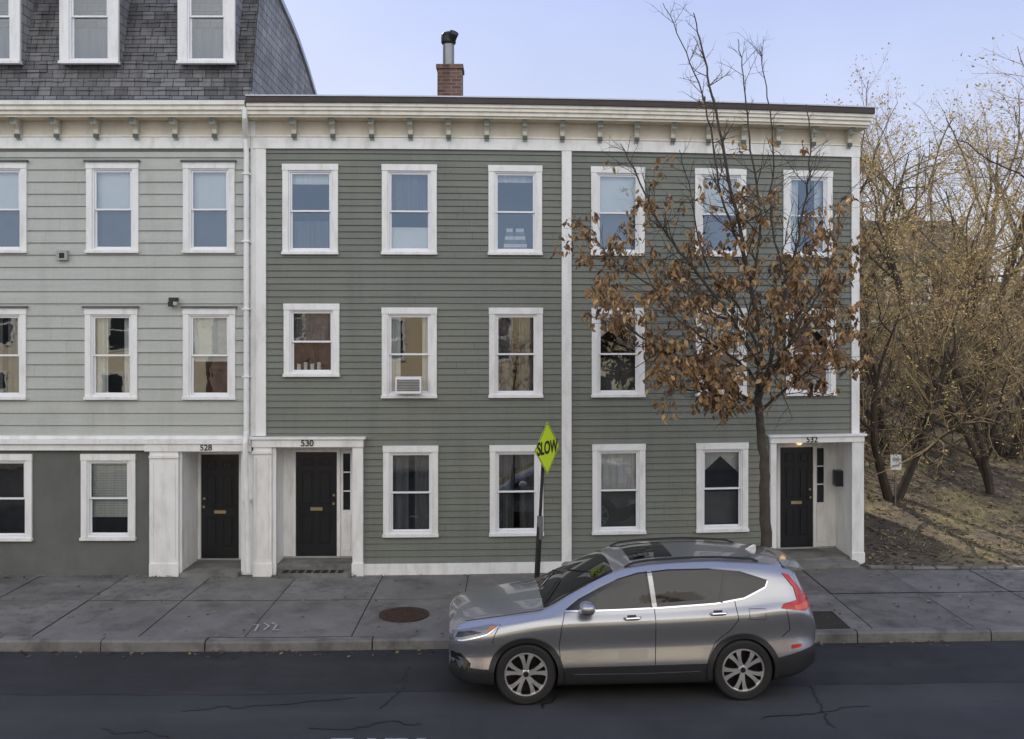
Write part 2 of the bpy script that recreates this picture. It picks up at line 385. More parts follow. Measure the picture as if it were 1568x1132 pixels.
S.face([(gx1-.01,yr,-.1),(gx1-.01,yb1,-.1),(gx1-.01,yb1,8.6),(gx1-.01,yr,8.6)],'green_clap')
S.face([(gx0,yb1,-.1),(gx1-.01,yb1,-.1),(gx1-.01,yb1,8.6),(gx0,yb1,8.6)],'green_clap')
n=14
for i in range(n):
    xa=gx0-.05+(cx1+.1-gx0)*i/n;xb=gx0-.05+(cx1+.1-gx0)*(i+1)/n
    S.face([(xa,bend(xa)-.2,8.615),(xb,bend(xb)-.2,8.615),(xb,yb1,8.615),(xa,yb1,8.615)],'roof_tar')
S.obj('walls_and_roof',gh,recalc=False)
T.box(gx1-.0,gx1+.012,.005,.16,.17,zf,'white_trim')
T.box(X(384)+.003,X(392)-.003,-.03,.02,2.65,8.27,'white_trim')

def recess(e,yd,dx0,dx1,dz0,dz1,sl=[],kl=False):
    x0,x1,z0,z1=e
    T.box(x0-.03,x0,.0,yd+.05,z0,z1,'white_trim');T.box(x1,x1+.03,.0,yd+.05,z0,z1,'white_trim')
    T.box(x0,x1,.0,yd+.05,z1,z1+.04,'white_trim')
    T.box(x0,x1,-.02,yd+.1,z0-.1,dz0-.03,'granite')
    T.box(x0,x1,yd-.02+.0,yd+.05,dz0-.03,dz0,'plastic_grey')
    fz=dz1+.05
    T.box(x0,x1,yd,yd+.05,fz,z1,'white_trim')
    T.box(dx0-.06,dx0,yd-.03,yd+.05,dz0,fz,'white_trim');T.box(dx1,dx1+.06,yd-.03,yd+.05,dz0,fz,'white_trim')
    T.box(dx0,dx1,yd-.03,yd+.05,dz1,fz,'white_trim')
    door(T,dx0,dx1,yd+.01,dz0,dz1,kl)
    for a,b in ((x0,dx0-.06),(dx1+.06,x1)):
        if b-a<.02: continue
        g=None
        for s in sl:
            if a<=s[0] and s[1]<=b: g=s
        if g:
            s0,s1=g;zg=dz0+(dz1-dz0)*.44
            T.box(a,s0,yd,yd+.05,dz0,fz,'white_trim');T.box(s1,b,yd,yd+.05,dz0,fz,'white_trim')
            T.box(s0,s1,yd,yd+.05,dz0,zg,'white_trim');T.box(s0,s1,yd,yd+.05,dz1-.03,fz,'white_trim')
            T.box(s0-.01,s1+.01,yd-.015,yd-.0005,dz0+.1,zg-.08,'white_trim')
            h=(dz1-.03-zg)/3
            for i in range(1,3): T.box(s0,s1,yd+.01,yd+.03,zg+h*i-.012,zg+h*i+.012,'white_trim')
            T.face([(s0,yd+.035+bend(s0),zg),(s1,yd+.035+bend(s1),zg),(s1,yd+.035+bend(s1),dz1-.03),(s0,yd+.035+bend(s0),dz1-.03)],'dark_glass')
        else: T.box(a,b,yd,yd+.05,dz0,fz,'white_trim')
def xd(px,y,ref=0): return (px-784)/F*(D+y)
recess(e530,.5,xd(453,.5),xd(516,.5),.38,2.30,sl=[(xd(432,.5),xd(445,.5)),(xd(525,.5),xd(536,.5))])
recess(e532,.8,5.20,5.87,.32,2.27,sl=[(5.955,6.10)])
def pilaster(x0,x1,z0,z1,cap=True,yo=0):
    T.box(x0,x1,-.10+yo,.02,z0,z1,'white_trim')
    T.box(x0-.012,x1+.012,-.125+yo,.02,z0-.01,z0+.22,'white_trim')
    if x1-x0>.25:
        T.box(x0+.05,x0+.065,-.112+yo,-.1005+yo,z0+.32,z1-.18,'white_trim');T.box(x1-.065,x1-.05,-.112+yo,-.1005+yo,z0+.32,z1-.18,'white_trim')
    if cap:T.box(x0-.015,x1+.015,-.13+yo,.02,z1-.12,z1-.07,'white_trim')
pilaster(X(390),X(418),.17,2.46)
pilaster(X(541),X(557),.17,2.46,False)
T.box(X(418)+.003,X(424),-.06,.02,.17,2.46,'white_trim')
T.box(X(388),X(557)+.01,-.13,.02,2.46,2.60,'white_trim');T.box(X(386),X(557)+.05,-.17,.02,2.60,2.64,'white_trim')
text('530',(X(473),-.137,2.53),.155,'sign_black',gh)
pilaster(X(1178),X(1187),.17,2.46,False);pilaster(X(1302),X(1320),.17,2.46,False)
T.box(X(1178)-.01,X(1320),-.13,.02,2.46,2.57,'white_trim');T.box(X(1178)-.04,X(1320)+.04,-.17,.02,2.57,2.61,'white_trim')
text('532',(X(1240),bend(X(1240))-.137,2.515),.15,'sign_black',gh,rotz=.14)
T.tube([Vector((5.55,1.38,2.46)),Vector((5.55,1.38,2.40))],.07,'plastic_grey',12);T.tube([Vector((5.55,1.38,2.40)),Vector((5.55,1.38,2.35)),Vector((5.55,1.38,2.325))],[.055,.055,.025],'lamp_glow',12)
T.box(6.20,X(1302)-.002,.38,.60,1.55,1.85,'black_door')
T.box(4.9,6.4,-.32,-.021,.12,.26,'granite')
T.box(X(430),X(540),-.25,-.021,.12,.25,'granite')
for i in range(8): T.box(X(436)+i*.14,X(436)+i*.14+.09,-.24,-.05,.2505,.262,'sign_black')
T.box(-1.475,-.99,1.8,2.3,8.5,9.72,'chimney_brick',False);T.box(-1.50,-.965,1.77,2.33,9.72,9.80,'chimney_brick',False)
T.tube([Vector((-1.27,2.05,9.8)),Vector((-1.27,2.05,10.30))],.115,'post_grey',16)
T.tube([Vector((-1.27,2.05,10.26)),Vector((-1.27,2.05,10.30)),Vector((-1.27,2.05,10.42))],[.125,.15,.15],'post_dark',16)
T.tube([Vector((-1.27,2.05,10.42)),Vector((-1.26,2.05,10.48)),Vector((-1.25,2.05,10.52))],[.15,.12,.05],'post_dark',16)
T.tube([Vector((-1.20,1.98,10.36)),Vector((-1.15,1.9,10.46))],[.09,.10],'post_dark',10)
T.obj('trim_and_doors',gh,bevel=.004);G.obj('window_glass',gh,recalc=False);I.obj('window_interiors',gh,recalc=False)

# ================================================================ GREY HOUSE
oh=empty('grey_mansard_row_house')
T=M();G=M();I=M();Wl=M();holes=[]
ox0=-15.5;ox1=X(384)
def ow(p0,p1,a,b,k,cap=True,x=None):
    holes.append(window(T,G,I,X(p0),X(p1),Z(b),Z(a),k,cap=cap))
for k,(p0,p1) in enumerate(((-240,-160),(-38,42),(133,213),(281,360))): ow(p0,p1,249,388,'shade')
for k,(p0,p1) in enumerate(((-240,-160),(-39,41),(131,211),(281,361))): ow(p0,p1,472,612,['shade','curtain','curtain_side','shade_low'][k])
ow(-35,50,695,828,'dark',False);ow(125,208,695,827,'blinds',False)
clap(Wl,ox0,ox1-.001,2.62,7.78,.2175,holes,'grey_clap',.020,'clap_shade_joint_grey',.005)
Wl.obj('clapboard_siding',oh,recalc=False)
S=M()
hs=[h for h in holes if h[3]<2.6]
def flat(x0,x1,z0,z1,hs,m):
    xs=sorted({x0,x1}|{h for q in hs for h in q[:2]});zs=sorted({z0,z1}|{h for q in hs for h in q[2:]})
    for a,b in zip(xs,xs[1:]):
        for c,d in zip(zs,zs[1:]):
            if any(q[0]<(a+b)/2<q[1] and q[2]<(c+d)/2<q[3] for q in hs): continue
            S.face([(a,0,c),(b,0,c),(b,0,d),(a,0,d)],m)
flat(ox0,X(230),.1,2.45,hs,'stucco')
S.face([(ox1,0,6.5),(ox1,8,6.5),(ox1,8,8.8),(ox1,0,8.8)],'grey_clap')
S.face([(ox0,0,0),(ox0,8,0),(ox0,8,8.8),(ox0,0,8.8)],'grey_clap')
S.face([(ox0,8,0),(ox1,8,0),(ox1,8,8.8),(ox0,8,8.8)],'grey_clap')
T.box(ox0,X(225),-.10,.02,2.40,2.52,'white_trim');T.box(ox0,X(388)-.01,-.16,.02,2.52,2.60,'white_trim');T.box(ox0,X(388)-.01,-.06,.02,2.60,2.66,'white_trim')
T.box(X(225)+.002,X(388)-.01,-.13,.02,2.385,2.52,'white_trim')
T.box(ox0,ox1,-.05,.02,7.78,7.985,'white_trim');T.box(ox0,ox1,-.07,.02,7.985,8.01,'warm_trim');T.box(ox0,ox1,-.025,.02,8.01,8.27,'cream_panel')
T.box(ox0,ox1,-.03,.02,7.735,7.779,'stucco')
T.box(ox0,ox1+.02,-.36,.02,8.27,8.31,'cream_panel');T.box(ox0,ox1+.02,-.40,.02,8.31,8.38,'warm_trim');T.box(ox0,ox1+.02,-.45,.02,8.38,8.46,'warm_trim');T.box(ox0,ox1+.02,-.49,.02,8.46,8.52,'warm_trim')
T.box(ox0,ox1+.02,-.44,.25,8.52,8.55,'metal_edge')
p=324
while p>-330: bracket(X(p,-.3),False);p-=61
prof=[(.02,8.5),(.06,8.75),(.13,9.1),(.22,9.5),(.36,10.0),(.52,10.5),(.70,11.0),(.90,11.5)]
def py(z):
    for (a,b),(c,d) in zip(prof,prof[1:]):
        if z<=d: return a+(c-a)*(z-b)/(d-b)
    return prof[-1][0]
dorm=[(X(95,.1),X(185,.1)),(X(275,.1),X(362,.1)),(X(-55,.1),X(35,.1)),(X(-245,.1),X(-155,.1))]
z=8.52;sr_=random.Random(4)
while z<11.45:
    zb_=min(z+.165,11.5)
    x=ox0
    while x<ox1:
        x2=min(ox1,x+sr_.uniform(.18,.28));j=sr_.uniform(-.008,.012);dz=sr_.uniform(-.012,.008)
        ya,yb_=py(z)-.022-j,py(zb_)-.002
        S.face([(x,ya,z+dz),(x2-.004,ya,z+dz),(x2-.004,yb_,zb_+.01),(x,yb_,zb_+.01)],'slate')
        S.face([(x,ya+.03,z+dz),(x2-.004,ya+.03,z+dz),(x2-.004,ya,z+dz),(x,ya,z+dz)],'joint')
        x=x2
    S.face([(ox0,py(z)+.004,z),(ox1,py(z)+.004,z),(ox1,py(zb_)+.004,zb_),(ox0,py(zb_)+.004,zb_)],'joint')
    z=zb_
side=[(py(8.52),8.52)]+[(a-.0,b) for a,b in prof[1:]]+[(1.3,11.45),(2.2,11.22),(3.0,11.07),(3.7,10.9),(4.7,10.55),(5.6,10.15),(6.3,9.7),(6.5,8.5)]
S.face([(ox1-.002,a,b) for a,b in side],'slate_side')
for (a,b),(c,d) in zip(side[7:-1],side[8:]):
    S.face([(ox0,a,b),(ox1+.05,a,b),(ox1+.05,c,d),(ox0,c,d)],'roof_tar')
    T.prism([(a,b-.10),(c,d-.10),(c,d+.02),(a,b+.02)],ox1,ox1+.05,'metal_edge',False)
S.obj('walls_and_mansard_roof',oh,recalc=False)
for a,b in dorm:
    zl,zt=Z(98),11.15
    h=window(T,G,I,a,b,zl,zt,'half',cw=.17,yo=.03)
    T.box(a+.01,a+.04,.051,1.0,zl+.01,zt,'slate_side',False);T.box(b-.04,b-.01,.051,1.0,zl+.01,zt,'slate_side',False)
    T.box(a-.08,b+.08,-.1,1.1,zt+.001,zt+.08,'white_trim',False)
e528=(X(280),X(369),.17,2.385)
recess(e528,.8,xd(308,.8),xd(368,.8)-.02,.27,2.22,kl=True)
pilaster(X(233),X(276),.17,2.385)
T.box(X(229),X(233)-.002,-.02,.02,.1,2.39,'white_trim');T.box(X(276)+.002,X(280)-.0,-.04,.02,.17,2.385,'white_trim')
T.box(X(369)+.03,X(390)-.02,-.03,.02,.17,2.385,'white_trim')
text('528',(X(319),-.137,2.45),.145,'sign_black',oh)
T.box(X(281),X(369),-.20,-.021,.1,.235,'granite')
T.box(X(90),X(106),-.09,-.01,Z(399),Z(384),'plastic_grey');T.box(X(94),X(102),-.095,-.0905,Z(396),Z(388),'seam')
T.box(X(261),X(274),-.10,-.01,Z(462),Z(456),'post_dark');T.box(X(262),X(268),-.16,-.06,Z(470),Z(462.5),'post_dark');T.box(X(269),X(275),-.15,-.06,Z(468),Z(462.5),'plastic_grey')
yy=-.12
T.tube([Vector((X(374,-.45),-.42,8.42)),Vector((X(374,-.45),-.42,8.25)),Vector((X(379),-.13,7.95)),Vector((X(380),yy,7.7)),Vector((X(380),yy,2.75)),Vector((X(381),-.24,2.55)),Vector((X(382),-.22,1.9)),Vector((X(384),-.2,1.2)),Vector((X(385),-.2,.25))],.048,'white_trim',10)
for zz in (7.3,6.1,4.9,3.7,1.5): T.box(X(380)-.065,X(380)+.065,-.18,-.0,zz,zz+.03,'white_trim')
T.obj('trim_and_doors',oh,bevel=.004);G.obj('window_glass',oh,recalc=False);I.obj('window_interiors',oh,recalc=False)

# ================================================================ GROUND
def kb(x): return .045*max(0,x+3.5) if x<14 else .045*17.5
def ky(x): return -3.65+kb(x)
g=M();g.face([(-400,-400,-.03),(400,-400,-.03),(400,600,-.03),(-400,600,-.03)],'ground_far');g.obj('ground')
r=M()
xs=[-60+i*2 for i in range(61)]
for a,b in zip(xs,xs[1:]):
    r.face([(a,-14.2,0),(b,-14.2,0),(b,ky(b)-.0,0),(a,ky(a)-.0,0)],'asphalt')
r.obj('road')
r=M()
def pe(x): return ky(x)-1.62+.05*noise.noise(Vector((x*1.3,0,0)))+.03*noise.noise(Vector((x*5,2,0)))
xs=[-60+i*.25 for i in range(481)]
for a,b in zip(xs,xs[1:]): r.face([(a,pe(a),.004),(b,pe(b),.004),(b,ky(b)-.01,.004),(a,ky(a)-.01,.004)],'asphalt_patch')
r.obj('asphalt_trench_patch')
r=M()
for (a,b) in ((-2.0,-1.75),(-1.6,-1.5),(-1.4,-1.15),(-1.05,-.95)): r.face([(a,-6.75,.008),(b,-6.75,.008),(b,-6.56,.008),(a,-6.56,.008)],'road_paint')
r.obj('road_marking')
# pavement cracks, gum and drip stains
def zs(x,y): 
    t=(y-ky(x))/3.65; return .147+.022*min(1,max(0,t))
r=M();cr=random.Random(15)
def crack(x,y,a,L,w,zf,m):
    n=int(L/.07)
    for i in range(n):
        a2=a+cr.gauss(0,.45);x2=x+math.cos(a2)*.07;y2=y+math.sin(a2)*.07
        nx,ny=-math.sin(a2)*w,math.cos(a2)*w
        r.face([(x-nx,y-ny,zf(x,y)),(x2-nx,y2-ny,zf(x2,y2)),(x2+nx,y2+ny,zf(x2,y2)),(x+nx,y+ny,zf(x,y))],m);x,y=x2,y2
zsw=lambda x,y:zs(x,y)+.008
for i in range(14):
    x=cr.uniform(-9,9);crack(x,ky(x)+cr.uniform(.4,2.2),cr.choice([1.3,-1.2,.4,2.6]),cr.uniform(.4,1.0),.0035,zsw,'joint')
for i in range(9): crack(cr.uniform(-9,7),cr.uniform(-6.9,-5.4),cr.choice([0,.2,-.15,1.4]),cr.uniform(.8,2.6),.009,lambda x,y:.008,'tar')
for i in range(110):
    x=cr.uniform(-9,9);y=ky(x)+cr.uniform(.25,3.3);s=cr.uniform(.008,.025);z=zs(x,y)+.0075
    r.face([(x+s*math.cos(t)*cr.uniform(.8,1.2),y+s*math.sin(t)*cr.uniform(.8,1.2),z) for t in [k*1.047 for k in range(6)]],cr.choice(['joint','tar','concrete_c']))
r.obj('pavement_cracks_and_spots',recalc=False)
r=M();x=-30
kr=random.Random(5)
while x<32:
    L=kr.uniform(1.4,2.6);x1=x+L-.018
    dz=kr.uniform(-.012,.008);dy=kr.uniform(-.016,.016)
    n=5
    jit=[kr.uniform(-.008,.008) for _ in range(n+1)]
    for i in range(n):
        a=x+(x1-x)*i/n;b=x+(x1-x)*(i+1)/n
        prof_=lambda q,e:[(q,ky(q)+dy+e,-.02),(q,ky(q)+dy+.01+e,.12+dz),(q,ky(q)+dy+.035+e,.147+dz),(q,ky(q)+.17,.152+dz),(q,ky(q)+.17,-.02)]
        pa,pb=prof_(a,jit[i]),prof_(b,jit[i+1])
        for j in range(4): r.face([pa[j],pb[j],pb[j+1],pa[j+1]],'granite')
        if i==0:r.face(pa[::-1],'granite')
        if i==n-1:r.face(pb,'granite')
    x+=L
r.obj('kerb')
r=M()
xs=[-40+i*1.0 for i in range(81)]
for a,b in zip(xs,xs[1:]): r.face([(a,ky(a)+.16,.135),(b,ky(b)+.16,.135),(b,1.6,.155),(a,1.6,.155)],'joint')
sr=random.Random(9);x=-40.3
pit=(4.15-.62,4.15+.72)
while x<40:
    L=1.52;g_=.008;a,b=x+g_,x+L-g_
    for (f0,f1) in ((.18,2.02),(2.038,5.2)):
        dz=sr.uniform(-.005,.004);m=sr.choice(['concrete','concrete_b','concrete_c','concrete'])
        xa=[a]
        while xa[-1]<b-.5: xa.append(xa[-1]+.4)
        xa.append(b)
        for p,q in zip(xa,xa[1:]):
            y0a,y0b=ky(p)+f0,ky(q)+f0;y1a,y1b=ky(p)+f1,ky(q)+f1
            if f0<1 and q>pit[0] and p<pit[1]: y0a=y0b=-2.2
            r.face([(p,y0a,zs(p,y0a)+dz),(q,y0b,zs(q,y0b)+dz),(q,y1b,zs(q,y1b)+dz),(p,y1a,zs(p,y1a)+dz)],m)
    x+=L
r.obj('sidewalk',recalc=False)
r=M();r.box(pit[0]-.1,pit[1]+.1,ky(4)+.2,-2.15,.10,.142,'pit_soil',False);r.obj('tree_pit')
r=M();r.tube([Vector((-1.66,-2.4,.12)),Vector((-1.66,-2.4,.170))],.385,'rust_iron',40);r.tube([Vector((-1.66,-2.4,.12)),Vector((-1.66,-2.4,.174))],.34,'rust_iron',40)
for k in range(-4,5):
    hw=math.sqrt(.31**2-(k*.07)**2);r.box(-1.66-hw,-1.66+hw,-2.4+k*.07-.012,-2.4+k*.07+.012,.15,.180,'rust_iron',False)
r.obj('manhole_cover')
r=M()
for q in ([(388,958),(396,958)],[(396,958),(390,968)],[(404,955),(412,960),(404,966)],[(416,955),(424,958),(418,966),(430,966)]):
    pts=[]
    for (a,b) in q:
        d=4.335*F/(b-510);pts.append(Vector(((a-784)/F*d,d-D,.168)))
    for u,v in zip(pts,pts[1:]):
        n_=(v-u).cross(Vector((0,0,1))).normalized()*.014
        r.face([u-n_,v-n_,v+n_,u+n_],'road_paint')
r.obj('chalk_utility_mark')
def hz(x,y):
    t=max(0,y-.5);z=.17+.075*t+.0035*t*t if t<22 else .17+.075*22+.0035*484+.05*(t-22)
    z+=.06*max(0,x-7.5)*min(1,t/6)
    z+=.10*noise.noise(Vector((x*.5,y*.5,0)))*min(1,t/1.5)+.03*noise.noise(Vector((x*2,y*2,3)))*min(1,t)
    return z
r=M();ys=[.35+.25*i for i in range(40)]+[10.5+i for i in range(30)]+[42+6*i for i in range(12)]
xs=[gx1-.02+.3*i for i in range(40)]+[18.8+1.5*i for i in range(40)]
idx={}
for i,x in enumerate(xs):
    for j,y in enumerate(ys):
        idx[i,j]=len(r.v);r.v.append((x,y,hz(x,y)))
k=r.mi('soil')
for i in range(len(xs)-1):
    for j in range(len(ys)-1):
        r.f.append((idx[i,j],idx[i+1,j],idx[i+1,j+1],idx[i,j+1]));r.m.append(k)
r.obj('hillside',smooth=True,recalc=False)
r=M();x=gx1+.05
while x<20:
    L=kr.uniform(.25,.6);h=kr.uniform(.19,.235)
    y=.38+kr.uniform(-.02,.03);r.box(x,x+L-.02,y,y+.14,.12,h,'granite',False);x+=L
r.obj('stone_edging',bevel=.02)
r=M();lr=random.Random(11)
for i in range(7000):
    x=gx1+.05+12*lr.random()**1.3;y=.55+11*lr.random()**1.2;z=hz(x,y)+.012
    a=lr.uniform(0,6.28);s=lr.uniform(.015,.045);u=Vector((math.cos(a),math.sin(a),lr.uniform(-.4,.4)))*s;v=Vector((-math.sin(a),math.cos(a),lr.uniform(-.4,.5)))*s*.6
    c=Vector((x,y,z+.01));r.face([c-u-v,c+u-v,c+u+v,c-u+v],lr.choice(['litter_a','litter_b','litter_b']))
for i in range(1100):
    x=lr.uniform(-12,12)
    y=lr.choice([ky(x)-lr.random()**2*.3,bend(x)-.1-.15*lr.random(),ky(x)+lr.uniform(.1,3.6)]) if x<6.4 else ky(x)+lr.uniform(.3,3.8)
    z=.01 if y<ky(x) else .178
    a=lr.uniform(0,6.28);s=lr.uniform(.010,.03);u=Vector((math.cos(a),math.sin(a),.2))*s;v=Vector((-math.sin(a),math.cos(a),.3))*s*.6
    c=Vector((x,y,z+.008));r.face([c-u-v,c+u-v,c+u+v,c-u+v],lr.choice(['litter_a','litter_b']))
r.obj('fallen_leaves',recalc=False)
r=M()
for i in range(10000):
    x=gx1+.5+11*lr.random();y=.8+11*lr.random()
    if noise.noise(Vector((x*.55,y*.9,8)))<.02+ .1*(x<8.2): continue
    z=hz(x,y);c=Vector((x,y,z));h=lr.uniform(.04,.12);w_=.006
    tp=c+Vector((lr.gauss(0,.05),lr.gauss(0,.05),h));a=lr.uniform(0,3.14);u=Vector((math.cos(a),math.sin(a),0))*w_
    r.face([c-u,c+u,tp],lr.choice(['dry_grass','dry_grass','weed']))
r.obj('dry_grass_tufts',recalc=False)

# ================================================================ TREES
def rdir(rg,d,ang):
    ax=d.cross(Vector((rg.gauss(0,1),rg.gauss(0,1),rg.gauss(0,1))))
    if ax.length<1e-4: ax=Vector((1,0,0))
    return Quaternion(ax.normalized(),ang)@d
def grow(Mh,rg,p,d,L,r,lv,cfg,tips):
    seg=cfg['seg'][lv];n=max(2,int(L/seg));pts=[p.copy()];ds=[d.copy()]
    q=p.copy();dd=d.copy()
    for i in range(n):
        dd=(dd+Vector((rg.gauss(0,1),rg.gauss(0,1),rg.gauss(0,1)))*cfg['jit'][lv]+Vector((0,0,cfg['up'][lv]))).normalized()
        q=q+dd*(L/n);pts.append(q.copy());ds.append(dd.copy())
    re=r*(cfg['tap'] if lv else cfg.get('tap0',cfg['tap']));rads=[r+(re-r)*i/n for i in range(n+1)]
    mm=cfg['mats'][lv]
    Mh.tube(pts,rads,rg.choice(mm),[8,6,4,3,3,3][lv],cap=False)
    if lv>=cfg['max']: tips.append((pts,ds));return
    nc=cfg['n'][lv]
    for c in range(nc):
        t=cfg['t0'][lv]+(1-cfg['t0'][lv])*(c+rg.random())/nc;f=t*n;i=min(n-1,int(f));pp=pts[i].lerp(pts[i+1],f-i)
        grow(Mh,rg,pp,rdir(rg,ds[i+1],math.radians(rg.uniform(*cfg['ang'][lv]))),L*rg.uniform(*cfg['lr'][lv])*(1.15-.5*t),max(rads[i],r*.3)*cfg['rr'],lv+1,cfg,tips)
def bare_mesh(seed,Hh,mx=4,buds=.5,forks=2):
    rg=random.Random(seed);Mh=M();tips=[]
    bb=['bark_bare','bark_mid']
    cfg=dict(seg=[.5,.4,.35,.3,.25],jit=[.07,.14,.17,.2,.22],up=[.02,.03,.03,.03,.02],tap=.35,tap0=.12,mats=[['bark_dark'],['bark_mid','bark_dark'],['bark_mid','bark_bare'],bb,['bark_bare']],max=mx,
        n=[8,6,5,4,0],t0=[.22,.2,.15,.1,0],ang=[(25,60),(25,60),(25,65),(25,65),(20,50)],lr=[(.45,.75),(.4,.65),(.4,.6),(.4,.65),(.5,.6)],rr=.55)
    for k in range(forks):
        d=Vector((rg.uniform(-.35,.35),rg.uniform(-.35,.35),1)).normalized()
        grow(Mh,rg,Vector((rg.uniform(-.05,.05),rg.uniform(-.05,.05),-.3)),d,Hh*rg.uniform(.6,.8),.16*Hh/10,0,cfg,tips)
    for pts,ds in tips:
        if rg.random()<buds:
            for _ in range(2):
                c=pts[-1]+Vector((rg.gauss(0,.05),rg.gauss(0,.05),rg.gauss(0,.04)));s=rg.uniform(.015,.045)
                u=Vector((rg.gauss(0,1),rg.gauss(0,1),rg.gauss(0,1))).normalized()*s;v=Vector((rg.gauss(0,1),rg.gauss(0,1),rg.gauss(0,1))).normalized()*s
                Mh.face([c-u,c-v,c+u,c+v],'bud')
    return Mh.obj('bare_tree',recalc=False)
spec=[(8.75,5.0,7.6,0,0),(11.0,9,9.0,1,1),(9.8,13,9,2,2),(13.5,12,11,0,3),(12.0,17,11,1,4),(15.6,15,12.5,2,5),(13.2,23,13,1,1.9),(11.2,5.2,6,2,2.9),(19,24,15,0,2.2),(10.2,9,7,1,4.4),(11.6,20,10.5,2,.6),(17,30,14,0,1.1),(13.0,8,8.5,0,5.5)]
base=[];
for k in range(3): base.append(bare_mesh(31+k,10,4,.6))
used=set()
for (x,y,h,k,rz) in spec:
    o=base[k]
    if k in used:
        o=bpy.data.objects.new('bare_tree',base[k].data);bpy.context.collection.objects.link(o)
    used.add(k)
    o.location=(x,y,hz(x,y));o.rotation_euler=(0,0,rz);s=h/10;o.scale=(s,s,s)
for (x,y,h,k,rz) in ((-9,-18.7,10,0,2),(1.5,-19.3,9,1,3),(9,-18.9,10,2,1)):
    o=bpy.data.objects.new('bare_tree',base[k].data);bpy.context.collection.objects.link(o);o.location=(x,y,0);o.rotation_euler=(0,0,rz);s=h/10*.8;o.scale=(s,s,s)
Mh=M();rg=random.Random(77)
for i in range(1500):
    x=gx1+1.2+14*rg.random();y=7+18*rg.random();p=Vector((x,y,hz(x,y)));h=rg.uniform(.6,3.2)
    d=Vector((rg.gauss(0,.4),rg.gauss(0,.4),1)).normalized();pts=[p];q=p
    for j in range(4): d=(d+Vector((rg.gauss(0,.3),rg.gauss(0,.3),-.08))).normalized();q=q+d*h/4;pts.append(q)
    mm=rg.choice(['bark_dark','bark_dark','bark_mid','bark_bare'])
    Mh.tube(pts,[.014,.012,.01,.008,.004],mm,3,False)
    for j in range(6):
        a=pts[rg.randint(1,4)];b=a+Vector((rg.gauss(0,.3),rg.gauss(0,.3),rg.uniform(.05,.5)));Mh.tube([a,b],[.007,.004],mm,3,False)
Mh.obj('brush_undergrowth',recalc=False)

